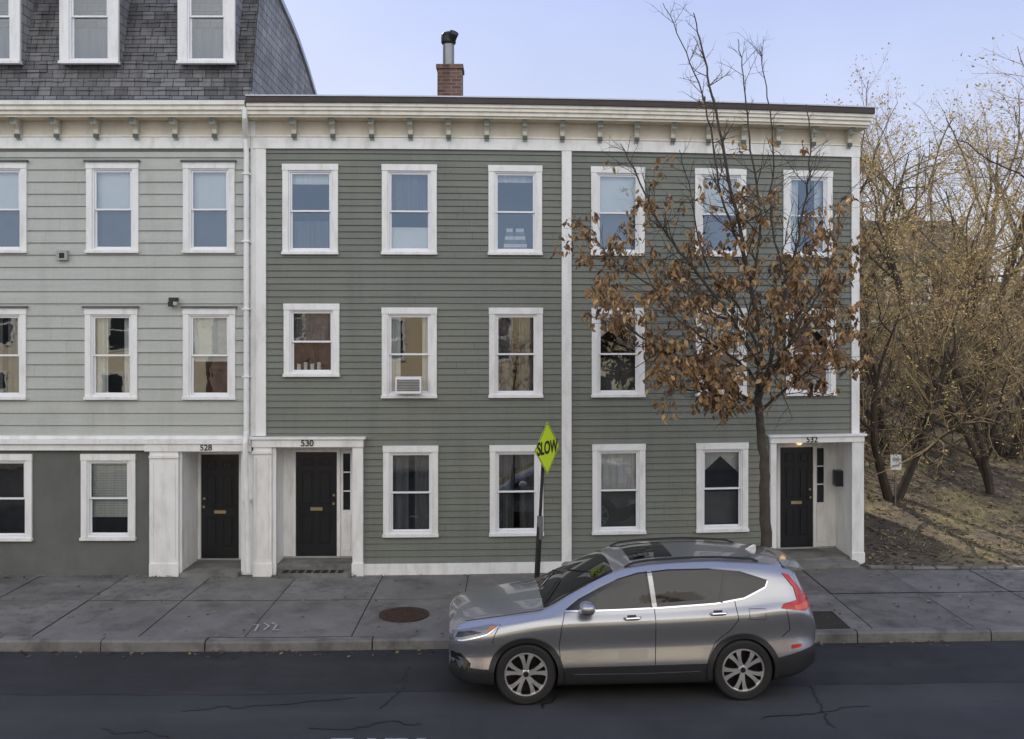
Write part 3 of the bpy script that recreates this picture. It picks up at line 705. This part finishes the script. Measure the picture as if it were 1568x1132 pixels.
def street_tree():
    rg=random.Random(5);Mh=M();tips=[];par=empty('street_tree')
    d0=14.75
    def P(px,py,dy=0): return W3(px,py,d0+dy)
    def spl(pts,k=6):
        out=[]
        for i in range(len(pts)-1):
            p0=pts[max(0,i-1)];p1=pts[i];p2=pts[i+1];p3=pts[min(len(pts)-1,i+2)]
            for j in range(k):
                t=j/k;out.append(.5*((2*p1)+(p2-p0)*t+(2*p0-5*p1+4*p2-p3)*t*t+(3*p1-p0-3*p2+p3)*t**3)+Vector((rg.gauss(0,.010),rg.gauss(0,.010),0)))
        out.append(pts[-1]);return out
    trunk=spl([P(1190,952),P(1178,870),P(1171,780),P(1169,700),P(1163,640),P(1160,600)],5)
    n=len(trunk);Mh.tube(trunk,[.10-.042*min(1,i/(n*.8))+(.04 if i==0 else 0) for i in range(n)],'bark_street',12)
    limbs=[([(1160,603,0),(1163,520,.1),(1142,400,.1),(1122,300,.2),(1098,180,.2),(1078,90,.2),(1062,20,.2)],.042),
     ([(1163,612,0),(1185,530,.2),(1205,440,.3),(1225,350,.3),(1240,250,.4),(1235,160,.4)],.034),
     ([(1162,560,0),(1120,490,-.4),(1070,420,-.6),(1015,350,-.8),(975,270,-.8),(950,220,-.8)],.030),
     ([(1160,620,0),(1100,585,-.5),(1030,545,-.9),(960,500,-1),(915,440,-1)],.028),
     ([(1164,630,0),(1210,590,-.3),(1262,550,-.5),(1300,500,-.6)],.024),
     ([(1142,400,.1),(1105,300,.3),(1085,180,.5),(1050,80,.6),(1015,5,.6)],.018),
     ([(1150,450,.1),(1165,340,-.2),(1150,230,-.3),(1140,130,-.3),(1130,60,-.3)],.020),
     ([(1205,440,.3),(1180,330,.5),(1185,220,.6),(1170,120,.6),(1165,70,.6)],.016),
     ([(1190,520,.2),(1240,460,.6),(1275,390,.7),(1290,300,.8)],.022),
     ([(1163,540,0),(1130,470,.6),(1080,400,.9),(1060,310,1.0),(1040,230,1)],.022),
     ([(1165,600,0),(1140,560,-.6),(1080,520,-1.3),(1020,470,-1.4),(980,400,-1.5)],.024),
     ([(1120,490,-.4),(1050,470,-.3),(985,430,0),(930,390,.2),(905,350,.3)],.02),
     ([(1164,625,0),(1130,610,-.3),(1070,600,-.6),(1020,590,-.8)],.016),
     ([(1166,590,0),(1200,540,-.7),(1235,480,-1.1),(1265,420,-1.2),(1270,340,-1.2)],.024)]
    cfg=dict(seg=[.3,.22,.16,.12],jit=[.08,.16,.2,.2],up=[.05,.05,.04,.02],tap=.4,mats=[['bark_street']]*3,max=2,n=[5,4,0],t0=[.15,.15,0],
        ang=[(25,60),(25,65),(25,60)],lr=[(.4,.6),(.4,.7)],rr=.6)
    for pts,r0 in limbs:
        s=spl([P(*p) for p in pts],6);n=len(s);rad=[r0*(1-.88*i/(n-1))+.003 for i in range(n)]
        Mh.tube(s,rad,'bark_street',7,False)
        for i in range(3,n-1):
            hi=s[i].z>7
            for _ in range(2):
                d=(s[i+1]-s[i-1]).normalized()
                if rg.random()<(.42 if hi else .72):
                    grow(Mh,rg,s[i],rdir(rg,d,math.radians(rg.uniform(30,65 if hi else 75))),rg.uniform(.4,.9)*(1.1-.4*i/n)*(.75 if hi else 1),max(.0045,min(.010,rad[i]*.5)),1,cfg,tips)
    Mh.obj('trunk_and_branches',par,smooth=True,recalc=False)
    Lf=M();cnt=0
    for pts,ds in tips:
        z=pts[-1].z
        if z<3.25: continue
        dens=1 if z<6.1 else (.4 if z<6.8 else .06 if z<7.6 else .01)
        if z<5.2: dens=1.15
        cl=noise.noise(pts[-1]*1.5+Vector((4,2,1)))
        dens*= max(.05,min(1.0,.66+2.4*cl))
        if rg.random()>dens: continue
        for _ in range(rg.randint(5,12)):
            c=pts[rg.randint(1,len(pts)-1)]+Vector((rg.gauss(0,.04),rg.gauss(0,.04),rg.gauss(0,.04)))
            ln=rg.uniform(.07,.14);w=ln*rg.uniform(.18,.32)
            ax=Vector((rg.gauss(0,.55),rg.gauss(0,.55),-.8)).normalized();sd=ax.cross(Vector((rg.gauss(0,1),rg.gauss(0,1),.2))).normalized();nn=ax.cross(sd)*w*rg.uniform(.2,1.0)
            m=rg.choice(['leaf_a','leaf_b','leaf_c','leaf_a'])
            a=c;e=ax*ln;b=c+e+nn*.5
            Lf.face([a,a+e*.35+sd*w+nn,a+e*.7+sd*w*.7+nn,b],m);Lf.face([a,b,a+e*.7-sd*w*.7+nn,a+e*.35-sd*w+nn],m);cnt+=1
    Lf.obj('dead_leaves',par,recalc=False);print('leaves',cnt)
street_tree()

# ================================================================ SIGN
sp=empty('slow_traffic_sign')
T=M();ds=14.6
base_=W3(819,946,ds);top=W3(834,655,ds)
b0=Vector((base_.x,ds-D,.15));t0=Vector((top.x,ds-D+.0,top.z))
pm=b0.lerp(t0,.52)
T.tube([b0,pm],.042,'post_dark',8);T.tube([pm-Vector((0,0,.02)),t0],.024,'post_dark',8)
T.tube([pm-Vector((0,0,.3)),pm+Vector((0,0,.05))],.045,'post_grey',8)
th=math.radians(60);nrm=Vector((math.sin(th),-math.cos(th),0));rt=Vector((math.cos(th),math.sin(th),0));up=Vector((0,0,1))
c=W3(835,686,ds)+nrm*.035;R=.405
def dia(R_,off,m,corner=.05):
    pts=[]
    for k in range(4):
        a=[rt,up,-rt,-up][k];b=[up,-rt,-up,rt][k];pv=[-up,rt,up,-rt][k]
        A=a*R_;pts+= [c+nrm*off+A+(pv*R_-A)*corner,c+nrm*off+a*R_*(1-corner*.35),c+nrm*off+A+(b*R_-A)*corner]
    return pts
f=dia(R,0,'sign_yellow');bk=dia(R,-.006,'x')
T.face(f,'sign_yellow');T.face(bk[::-1],'post_grey')
for i in range(12): T.face([f[i],bk[i],bk[(i+1)%12],f[(i+1)%12]],'post_grey')
o1=dia(R*.955,.002,'x');o2=dia(R*.92,.002,'x')
for i in range(12): T.face([o1[i],o1[(i+1)%12],o2[(i+1)%12],o2[i]],'sign_black')
T.obj('post_and_plate',sp,recalc=False)
tx=text('SLOW',c+nrm*.004,.27,'sign_black',sp,rotz=th,sx=.86,ext=.0015);tx.data.offset=.008

T=M();p=W3(1372,708,21.6)
T.box(p.x-.12,p.x+.12,p.y,p.y+.01,p.z-.17,p.z+.17,'vinyl',False);T.box(p.x-.08,p.x+.08,p.y-.003,p.y-.001,p.z+.02,p.z+.1,'plastic_grey',False);T.box(p.x-.08,p.x+.08,p.y-.003,p.y-.001,p.z-.1,p.z-.06,'plastic_grey',False)
T.tube([Vector((p.x,p.y+.035,hz(p.x,p.y)-.1)),Vector((p.x,p.y+.035,p.z+.15))],.02,'post_grey',6)
T.obj('notice_sign')

# ================================================================ distant houses and houses across the street
def simple_house(name,x0,x1,y0,y1,z0,z1,m,face=1,gable=False,wz=(1.0,3.8),nw=4,wh=1.5):
    par=empty(name);T=M();T.box(x0,x1,y0,y1,z0,z1,m,False)
    yf=y1 if face==1 else y0;s=1 if face==1 else -1
    st=(x1-x0)/nw
    for i in range(nw):
        xc=x0+st*(i+.5)
        for z in wz:
            z=z+z0
            T.box(xc-.55,xc+.55,min(yf+s*.001,yf+s*.06),max(yf+s*.001,yf+s*.06),z-.1,z+wh+.1,'opp_white',False)
            T.box(xc-.42,xc+.42,min(yf+s*.06,yf+s*.07),max(yf+s*.06,yf+s*.07),z,z+wh,'dark_glass',False)
            T.box(xc-.42,xc+.42,min(yf+s*.07,yf+s*.09),max(yf+s*.07,yf+s*.09),z+wh/2-.03,z+wh/2+.03,'opp_white',False)
    if gable:
        ym=(y0+y1)/2
        T.prism([(y0-.3,z1),(y1+.3,z1),(ym,z1+(y1-y0)*.35)],x0-.3,x1+.3,'roof_tar',False)
    else:
        T.box(x0-.0,x1+.0,y0-.2,y1+.45,z1+.001,z1+.35,'opp_white',False)
    T.obj('walls_windows_roof',par);return par
simple_house('cream_row_house',-22,-12.5,-31,-21.5,0,6.4,'opp_cream')
simple_house('brick_row_house',-12.3,-4.5,-31,-21.5,0,6.9,'opp_brick',nw=3)
simple_house('tan_row_house',-4.3,3.5,-31,-21.5,0,6.2,'opp_tan',nw=3)
simple_house('white_row_house',3.9,11,-31,-21.5,0,6.6,'opp_cream',nw=3)
simple_house('brick_row_house',11.5,22,-31,-21.5,0,6.4,'opp_brick')
simple_house('tan_distant_house',17.5,27,38,46,3,8.6,'tan_wall',face=-1,gable=True,wz=(.6,3.2))
simple_house('blue_distant_house',12.2,16.8,29,36,2.2,7.6,'bluegrey_wall',face=-1,gable=True,wz=(.4,3),nw=3)
r=M();r.box(-60,60,-21.4,-14.2,-.02,.15,'concrete_c',False);r.obj('far_sidewalk')

# ================================================================ CAR
def mk(tab):
    us=[a for a,_ in tab];vs=[b for _,b in tab];n=len(us)
    dl=[(vs[i+1]-vs[i])/(us[i+1]-us[i]) for i in range(n-1)];ms=[dl[0]]
    for i in range(1,n-1): ms.append(0 if dl[i-1]*dl[i]<=0 else 2*dl[i-1]*dl[i]/(dl[i-1]+dl[i]))
    ms.append(dl[-1])
    def f(u):
        u=min(max(u,us[0]),us[-1])
        for i in range(n-1):
            if u<=us[i+1]: break
        h=us[i+1]-us[i];t=(u-us[i])/h
        return (2*t**3-3*t*t+1)*vs[i]+(t**3-2*t*t+t)*h*ms[i]+(-2*t**3+3*t*t)*vs[i+1]+(t**3-t*t)*h*ms[i+1]
    return f
v8=mk([(0,.90),(.06,.965),(.2,1.02),(.5,1.075),(.9,1.125),(1.15,1.155),(1.5,1.33),(1.8,1.475),(2.05,1.575),(2.3,1.63),(2.6,1.665),(3.2,1.685),(3.7,1.665),(4.1,1.62),(4.3,1.575),(4.4,1.40),(4.5,1.18),(4.55,1.03),(4.59,.86)])
v6=mk([(0,.84),(.06,.89),(.2,.945),(.5,1.0),(.9,1.06),(1.15,1.10),(1.5,1.26),(1.8,1.405),(2.05,1.51),(2.3,1.575),(2.6,1.61),(3.2,1.63),(3.7,1.605),(4.1,1.56),(4.3,1.51),(4.4,1.35),(4.5,1.14),(4.55,1.0),(4.59,.83)])
w6=mk([(0,.50),(.06,.60),(.2,.69),(.5,.74),(.9,.765),(1.15,.765),(1.5,.72),(1.8,.68),(2.05,.655),(2.6,.645),(3.2,.635),(3.7,.62),(4.1,.60),(4.3,.585),(4.4,.60),(4.5,.61),(4.55,.60),(4.59,.5)])
v5=mk([(0,.78),(.06,.82),(.2,.87),(.5,.93),(.9,1.0),(1.15,1.04),(1.5,1.07),(2.05,1.085),(2.6,1.10),(3.2,1.125),(3.7,1.16),(4.1,1.19),(4.3,1.18),(4.4,1.13),(4.5,1.05),(4.55,.95),(4.59,.77)])
w5=mk([(0,.60),(.06,.69),(.2,.79),(.5,.86),(.9,.885),(1.15,.88),(1.5,.875),(2.6,.875),(3.7,.865),(4.1,.845),(4.3,.81),(4.4,.77),(4.5,.71),(4.55,.66),(4.59,.55)])
wb=mk([(0,.62),(.04,.70),(.12,.79),(.25,.86),(.45,.91),(.9,.93),(3.7,.93),(4.1,.91),(4.3,.875),(4.45,.81),(4.55,.73),(4.59,.62)])
vb=mk([(0,.30),(.3,.23),(.9,.21),(3.7,.21),(4.2,.25),(4.59,.38)])
SUB=5
def ring(u):
    b=vb(u);p5=(w5(u),v5(u));p4=(wb(u)-.002,v5(u)-.095);h=p4[1]-b;Wb=wb(u)
    P=[(0,b),(Wb*.6,b),(Wb-.05,b+.02),(Wb-.004,b+h*.32),(Wb-.044,b+h*.62),p4,p5,(w6(u),v6(u)),(w6(u)*.62,v6(u)+(v8(u)-v6(u))*.72),(0,v8(u))]
    P=[Vector(q) for q in P];out=[];n=len(P)
    sl=[]
    for i in range(n):
        if i==0 or i==1: sl.append(Vector((1,0)))
        elif i==n-1: sl.append(Vector((-1,0)))
        else:
            a=(P[i]-P[i-1]);c=(P[i+1]-P[i]);la=a.length or 1e-6;lc=c.length or 1e-6
            sl.append((a/la*lc+c/lc*la)/(la+lc)*.8)
    for i in range(n-1):
        L=(P[i+1]-P[i]).length
        for j in range(SUB):
            t=j/SUB;out.append((2*t**3-3*t*t+1)*P[i]+(t**3-2*t*t+t)*L*sl[i]+(-2*t**3+3*t*t)*P[i+1]+(t**3-t*t)*L*sl[i+1])
    out.append(P[-1]);return out
def Wf(u,v):
    r_=ring(u);lo=2*SUB;hi=7*SUB+3
    for i in range(lo,hi):
        if r_[i].y<=v<=r_[i+1].y:
            t=(v-r_[i].y)/max(1e-6,r_[i+1].y-r_[i].y);return r_[i].x+(r_[i+1].x-r_[i].x)*t
    return r_[lo].x if v<r_[lo].y else r_[hi].x
def Tf(u,w):
    r_=ring(u)
    for i in range(7*SUB-2,9*SUB):
        if r_[i+1].x<=w<=r_[i].x:
            t=(r_[i].x-w)/max(1e-6,r_[i].x-r_[i+1].x);return r_[i].y+(r_[i+1].y-r_[i].y)*t
    return r_[-1].y
car=empty('parked_car')
th=math.radians(3.2);ua=Vector((math.cos(th),math.sin(th),0));wa=Vector((math.sin(th),-math.cos(th),0))
Cf=Vector((.17,-5.60,0));P0=Cf-ua*.93-wa*.90
MX=Matrix(((ua.x,wa.x,0,P0.x),(ua.y,wa.y,0,P0.y),(0,0,1,0),(0,0,0,1)))   # local (u,w,v)
us=sorted(set([0,.01,.025,.045,.07,.1,.14,.19,.25,.32,1.16,2.03,4.29,4.44]+[round(.4+i*.05,3) for i in range(84) if .4+i*.05<4.59]+[4.52,4.56,4.575,4.59]))
B=M();rings=[ring(u) for u in us];K=len(rings[0])
for u,r_ in zip(us,rings):
    for q in r_: B.v.append((u,q.x,q.y))
    for q in r_[1:-1][::-1]: B.v.append((u,-q.x,q.y))
NR=2*K-2
for i in range(len(us)-1):
    um=(us[i]+us[i+1])/2
    for j in range(NR):
        jj=j if j<K-1 else NR-1-j
        m='paint'
        if jj<3*SUB: m='cladding'
        if jj>=7*SUB+1 and 1.16<um<2.03: m='car_glass'
        if jj>=7*SUB+1 and 4.29<um<4.44: m='car_glass'
        B.f.append((i*NR+j,i*NR+(j+1)%NR,(i+1)*NR+(j+1)%NR,(i+1)*NR+j));B.m.append(B.mi(m))
B.f.append(tuple(range(NR)));B.m.append(B.mi('paint'));e=(len(us)-1)*NR
B.f.append(tuple(range(e,e+NR)));B.m.append(B.mi('paint'))
body=B.obj('body_tmp',None,smooth=True)
WC=[(.93,.368),(3.59,.368)]
cut=M()
for uc,vc in WC:
    for s in (1,-1): cut.tube([Vector((uc,s*.55,vc)),Vector((uc,s*1.2,vc))],.400,'cladding',40)
co=cut.obj('cut_tmp')
bm_=body.modifiers.new('x','BOOLEAN');bm_.operation='DIFFERENCE';bm_.object=co;bm_.solver='EXACT'
dg=bpy.context.evaluated_depsgraph_get();me=bpy.data.meshes.new_from_object(body.evaluated_get(dg))
bo=bpy.data.objects.new('body',me);bpy.context.collection.objects.link(bo);bo.parent=car;bo.matrix_world=MX
bpy.data.objects.remove(body);bpy.data.objects.remove(co)
C=M()
def panel(poly,off,m,both=True):
    bm=bmesh.new();vs=[bm.verts.new((a,b,0)) for a,b in poly];bm.faces.new(vs);bmesh.ops.triangulate(bm,faces=bm.faces[:])
    for _ in range(4):
        L=[e for e in bm.edges if e.calc_length()>.06]
        if not L:break
        bmesh.ops.subdivide_edges(bm,edges=L,cuts=1);bmesh.ops.triangulate(bm,faces=bm.faces[:])
    for s in ((1,-1) if both else (1,)):
        for f in bm.faces: C.face([(v.co.x,s*(Wf(v.co.x,v.co.y)+off),v.co.y) for v in f.verts],m)
    bm.free()
def strip(pts,wd,off,m,both=True):
    q=[]
    for a,b in zip(pts,pts[1:]):
        n=max(1,int(math.hypot(b[0]-a[0],b[1]-a[1])/.05))
        q+=[(a[0]+(b[0]-a[0])*i/n,a[1]+(b[1]-a[1])*i/n) for i in range(n)]
    q.append(pts[-1]);n=len(q);Ls=[];Rs=[]
    for i in range(n):
        a=q[max(0,i-1)];b=q[min(n-1,i+1)];dx,dy=b[0]-a[0],b[1]-a[1];l=math.hypot(dx,dy) or 1;nx,ny=-dy/l*wd/2,dx/l*wd/2
        Ls.append((q[i][0]+nx,q[i][1]+ny));Rs.append((q[i][0]-nx,q[i][1]-ny))
    for s in ((1,-1) if both else (1,)):
        g_=lambda p:(p[0],s*(Wf(*p)+off),p[1])
        for i in range(n-1): C.face([g_(Ls[i]),g_(Ls[i+1]),g_(Rs[i+1]),g_(Rs[i])],m)
DLO=[(1.40,1.115),(1.58,1.225),(1.85,1.355),(2.08,1.455),(2.32,1.52),(2.7,1.555),(3.2,1.56),(3.6,1.52),(3.93,1.42),(3.90,1.35),(3.62,1.235),(3.25,1.18),(2.6,1.145),(2.0,1.125)]
panel(DLO,.005,'car_glass')
strip([(1.40,1.112),(2.0,1.122),(2.6,1.142),(3.25,1.177),(3.62,1.232),(3.90,1.35),(3.94,1.42)],.018,.009,'chrome')
strip([(1.40,1.112),(1.58,1.232),(1.85,1.362),(2.08,1.462),(2.32,1.527),(2.7,1.562),(3.2,1.567),(3.6,1.527),(3.94,1.422)],.014,.008,'black_gloss')
strip([(2.50,1.145),(2.46,1.55)],.065,.010,'paint');strip([(2.465,1.145),(2.425,1.55)],.02,.012,'black_gloss');strip([(3.32,1.19),(3.42,1.545)],.05,.010,'black_gloss');strip([(1.78,1.125),(1.80,1.32)],.03,.009,'black_gloss')
sm=.008
strip([(1.36,.95),(1.33,.7),(1.36,.42),(1.42,.36)],sm,.004,'seam');strip([(1.40,1.10),(1.36,.95)],sm,.004,'seam')
strip([(2.50,1.13),(2.51,.7),(2.49,.34)],sm,.004,'seam')
strip([(3.50,1.2),(3.52,1.0),(3.42,.86),(3.25,.72),(3.16,.55),(3.12,.36)],sm,.004,'seam')
strip([(1.36,.36),(2.2,.345),(3.14,.355)],sm,.004,'seam')
strip([(.62,.97),(.55,.86),(.52,.76)],sm,.004,'seam');strip([(4.12,1.12),(4.18,.85),(4.08,.76)],sm,.004,'seam')
strip([(3.66,1.0),(3.86,1.0),(3.86,1.12),(3.66,1.12),(3.66,1.0)],.005,.004,'seam')
for s in (1,-1):
    pu=[.2+i*.05 for i in range(20)]
    for a,b in zip(pu,pu[1:]):
        f0=lambda u,dw:(u,s*(w6(u)-.03+dw),Tf(u,w6(u)-.03+dw)+.003)
        C.face([f0(a,-.004),f0(b,-.004),f0(b,.004),f0(a,.004)],'seam')
for uc,vc in WC:
    n=40
    for s in (1,-1):
        for i in range(n):
            t0_,t1_=math.radians(-14+208*i/n),math.radians(-14+208*(i+1)/n)
            def q(t,r,off):
                u,v=uc+r*math.cos(t),vc+r*math.sin(t);return (u,s*(Wf(u,max(v,.26))+off),v)
            C.face([q(t0_,.390,.018),q(t1_,.390,.018),q(t1_,.45,.016),q(t0_,.45,.016)],'cladding')
            C.face([q(t0_,.45,.016),q(t1_,.45,.016),q(t1_,.462,-.01),q(t0_,.462,-.01)],'cladding')
            C.face([q(t0_,.390,.018),q(t1_,.390,.018),q(t1_,.390,-.12),q(t0_,.390,-.12)],'cladding')
panel([(1.40,.24),(1.40,.40),(1.7,.425),(2.8,.435),(3.10,.47),(3.12,.24)],.012,'cladding')
strip([(1.5,.375),(2.4,.37),(3.05,.385)],.014,.02,'chrome')
panel([(.01,.33),(.01,.47),(.25,.45),(.5,.44),(.5,.28),(.3,.26)],.008,'cladding')
panel([(4.02,.3),(4.02,.52),(4.3,.58),(4.54,.62),(4.56,.42),(4.3,.32)],.008,'cladding')
panel([(.012,.76),(.04,.85),(.22,.905),(.50,.965),(.60,.965),(.46,.875),(.16,.785)],.008,'headlight')
panel([(.07,.785),(.11,.855),(.28,.893),(.40,.88)],.011,'black_gloss')
panel([(.44,.895),(.50,.945),(.585,.955),(.50,.90)],.011,'amber')
strip([(.01,.75),(.16,.772),(.46,.862),(.60,.955)],.012,.010,'chrome')
panel([(.02,.44),(.02,.60),(.14,.60),(.26,.50),(.24,.42)],.010,'black_gloss')
panel([(4.14,1.50),(4.23,1.475),(4.36,1.31),(4.47,1.19),(4.51,1.09),(4.40,1.07),(4.06,1.125),(4.10,1.17),(4.29,1.20),(4.27,1.33)],.010,'tail_red')
panel([(4.24,1.10),(4.24,1.145),(4.42,1.16),(4.46,1.11),(4.40,1.09)],.013,'tail_orange')
panel([(4.20,.62),(4.20,.66),(4.34,.67),(4.34,.63)],.010,'tail_red')
for (a,b) in ((2.22,1.035),(3.28,1.075)):
    for s in (1,-1):
        w_=Wf(a,b)
        C.tube([Vector((a-.10,s*(w_+.005),b)),Vector((a-.08,s*(w_+.035),b)),Vector((a+.08,s*(w_+.035),b+.006)),Vector((a+.10,s*(w_+.005),b+.006))],[.014,.017,.017,.014],'chrome',8)
    panel([(a-.06,b-.028),(a-.06,b+.03),(a+.05,b+.033),(a+.05,b-.025)],.005,'cladding')
def top(u0,u1,w_,off,m,w0=None):
    n=8
    for i in range(n):
        for j in range(n):
            a,b=u0+(u1-u0)*i/n,u0+(u1-u0)*(i+1)/n;c_,d_=-w_+2*w_*j/n,-w_+2*w_*(j+1)/n
            g_=lambda u,w:(u,w,Tf(u,abs(w))+off);C.face([g_(a,c_),g_(b,c_),g_(b,d_),g_(a,d_)],m)
top(2.28,2.82,.40,.004,'car_glass')
for s in (1,-1):
    pts=[Vector((u,s*(w6(u)-.07),Tf(u,w6(u)-.07)+(.004 if i in(0,17) else .032))) for i,u in enumerate([2.18+.1*k for k in range(18)])]
    C.tube(pts,.014,'cladding',6)
zf_=v8(3.95)
for s in (1,-1): C.face([(3.84,s*.025,zf_-.01),(4.02,s*.03,zf_-.03),(4.02,s*.008,zf_+.06),(3.98,s*.005,zf_+.065)],'paint')
sp_=[(4.18,1.585),(4.42,1.55),(4.44,1.53),(4.25,1.515)]
b=len(C.v);k=C.mi('paint')
for w_ in (-.60,.60):
    for a,v in sp_: C.v.append((a-(.0),w_,v-.015))
for w_ in (-.35,.35):
    for a,v in sp_: C.v.append((a+.02,w_,v+.012))
order=[b,b+8,b+12,b+4]
for p_,q_ in zip(order,order[1:]):
    for j in range(4): C.f.append((p_+j,p_+(j+1)%4,q_+(j+1)%4,q_+j));C.m.append(k)
C.f.append((b,b+1,b+2,b+3));C.m.append(k);C.f.append((b+4,b+5,b+6,b+7));C.m.append(k)
C.tube([Vector((1.17,.55,1.165)),Vector((1.42,.05,1.31))],.008,'cladding',5);C.tube([Vector((1.17,-.1,1.175)),Vector((1.40,-.55,1.27))],.008,'cladding',5)
C.obj('panels_and_trim',car,recalc=False,xf=MX)
for s in (1,-1):
    bm=bmesh.new();bmesh.ops.create_uvsphere(bm,u_segments=20,v_segments=12,radius=1)
    for v in bm.verts:
        x,y,z_=v.co;x=math.copysign(abs(x)**.75,x);z_=math.copysign(abs(z_)**.8,z_)
        v.co=Vector((1.66+x*.10,s*(1.0+y*.125),1.19+z_*.08))
    me=bpy.data.meshes.new('side_mirror');bm.to_mesh(me);bm.free();me.materials.append(MATS['paint']);me.materials.append(MATS['cladding'])
    for p_ in me.polygons: p_.use_smooth=True;p_.material_index=1 if p_.center.z<1.15 else 0
    o=bpy.data.objects.new('side_mirror',me);bpy.context.collection.objects.link(o);o.parent=car;o.matrix_world=MX
    A=M();A.tube([Vector((1.66,s*.86,1.11)),Vector((1.66,s*.95,1.14))],.03,'cladding',8);A.obj('mirror_stalk',car,xf=MX)
def wheel(uc,vc,s):
    Wm=M();R=.369
    def lathe(prof,m,n=48):
        k=Wm.mi(m);b=len(Wm.v)
        for i in range(n):
            t=2*math.pi*i/n
            for (r,w) in prof: Wm.v.append((uc+r*math.cos(t),s*w,vc+r*math.sin(t)))
        P=len(prof)
        for i in range(n):
            for j in range(P-1):
                a=b+i*P+j;c_=b+((i+1)%n)*P+j;Wm.f.append((a,a+1,c_+1,c_));Wm.m.append(k)
    lathe([(.24,.70),(.34,.69),(R-.005,.71),(R,.73),(R,.875),(R-.010,.90),(.34,.913),(.285,.908),(.262,.89)],'tire')
    lathe([(.262,.89),(.25,.893),(.244,.885),(.236,.78),(.0,.77)],'rim_dark')
    lathe([(.264,.892),(.257,.900),(.244,.898),(.240,.885)],'rim')
    lathe([(.06,.80),(.06,.872),(.045,.882),(0,.884)],'rim')
    lathe([(.033,.8845),(.028,.889),(0,.89)],'rim_dark')
    for i in range(5):
        ang=2*math.pi*i/5+.3+(.5 if uc>2 else 0)
        for sd in (-1,1):
            def pt(r,a,off,w):
                c_=Vector((math.cos(a),math.sin(a)));p_=Vector((-math.sin(a),math.cos(a)));q=c_*r+p_*off;return (uc+q.x,s*w,vc+q.y)
            prof=[(.045,ang+sd*.22,.018,.880),(.12,ang+sd*.17,.020,.886),(.19,ang+sd*.21,.024,.890),(.25,ang+sd*.26,.034,.888)]
            for (r0,t0,h0,w0),(r1,t1,h1,w1) in zip(prof,prof[1:]):
                A=[pt(r0,t0,-h0,w0),pt(r0,t0,h0,w0),pt(r1,t1,h1,w1),pt(r1,t1,-h1,w1)]
                Bk=[pt(r0,t0,-h0-.006,w0-.035),pt(r0,t0,h0+.006,w0-.035),pt(r1,t1,h1+.006,w1-.035),pt(r1,t1,-h1-.006,w1-.035)]
                Wm.face(A,'rim')
                Wm.face([A[0],A[3],Bk[3],Bk[0]],'rim_dark');Wm.face([A[1],A[2],Bk[2],Bk[1]],'rim_dark')
    return Wm.obj('wheel',car,recalc=False,xf=MX)
for uc,vc in WC:
    for s in (1,-1): wheel(uc,vc,s)

# ================================================================ LIGHT, CAMERA
sc=bpy.context.scene
w=bpy.data.worlds.new("World");sc.world=w;w.use_nodes=True;nt=w.node_tree
bg=nt.nodes['Background'];sk=nt.nodes.new('ShaderNodeTexSky');sk.sky_type='NISHITA';sk.sun_disc=False
sk.sun_elevation=math.radians(SUN_EL);sk.sun_rotation=math.radians(-SUN_AZ);sk.air_density=1.0;sk.dust_density=.6;sk.ozone_density=1.5
# thin high cloud veil: soft lavender towards the sun, bright unseen bank added behind the camera to light the facades
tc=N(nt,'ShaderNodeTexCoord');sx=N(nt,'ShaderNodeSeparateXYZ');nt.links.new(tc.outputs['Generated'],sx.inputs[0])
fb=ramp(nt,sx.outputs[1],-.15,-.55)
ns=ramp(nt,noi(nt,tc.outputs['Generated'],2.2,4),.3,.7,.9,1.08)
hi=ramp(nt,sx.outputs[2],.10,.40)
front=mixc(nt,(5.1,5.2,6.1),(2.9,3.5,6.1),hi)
back_fill=mixc(nt,(6.2,7.7,10.5),(15.5,14.8,13.8),ramp(nt,sx.outputs[2],.14,.32))
back_fill=mixc(nt,back_fill,(3.0,3.4,5.0),ramp(nt,sx.outputs[2],.60,.85))
cl=mixc(nt,front,back_fill,fb)
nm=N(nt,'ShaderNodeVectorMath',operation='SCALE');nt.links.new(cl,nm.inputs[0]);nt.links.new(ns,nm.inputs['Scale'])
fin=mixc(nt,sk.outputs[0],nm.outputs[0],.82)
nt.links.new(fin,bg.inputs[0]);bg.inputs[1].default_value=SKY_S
s=Vector((-math.sin(math.radians(SUN_AZ))*math.cos(math.radians(SUN_EL)),math.cos(math.radians(SUN_AZ))*math.cos(math.radians(SUN_EL)),math.sin(math.radians(SUN_EL))))
L=bpy.data.lights.new('sun','SUN');L.energy=SUN_S;L.angle=math.radians(.5);L.color=(1,.88,.68)
lo=bpy.data.objects.new('sun',L);bpy.context.collection.objects.link(lo);lo.rotation_euler=s.to_track_quat('Z','Y').to_euler()
cam=bpy.data.cameras.new('camera');co=bpy.data.objects.new('camera',cam);bpy.context.collection.objects.link(co)
co.location=(0,-D,H);co.rotation_euler=(math.pi/2,0,0);cam.sensor_width=36;cam.lens=36*F/1568;cam.shift_y=-56/1568;cam.clip_end=2000;cam.clip_start=.1
sc.camera=co
sc.view_settings.view_transform='Standard';sc.view_settings.look='None';sc.view_settings.exposure=0
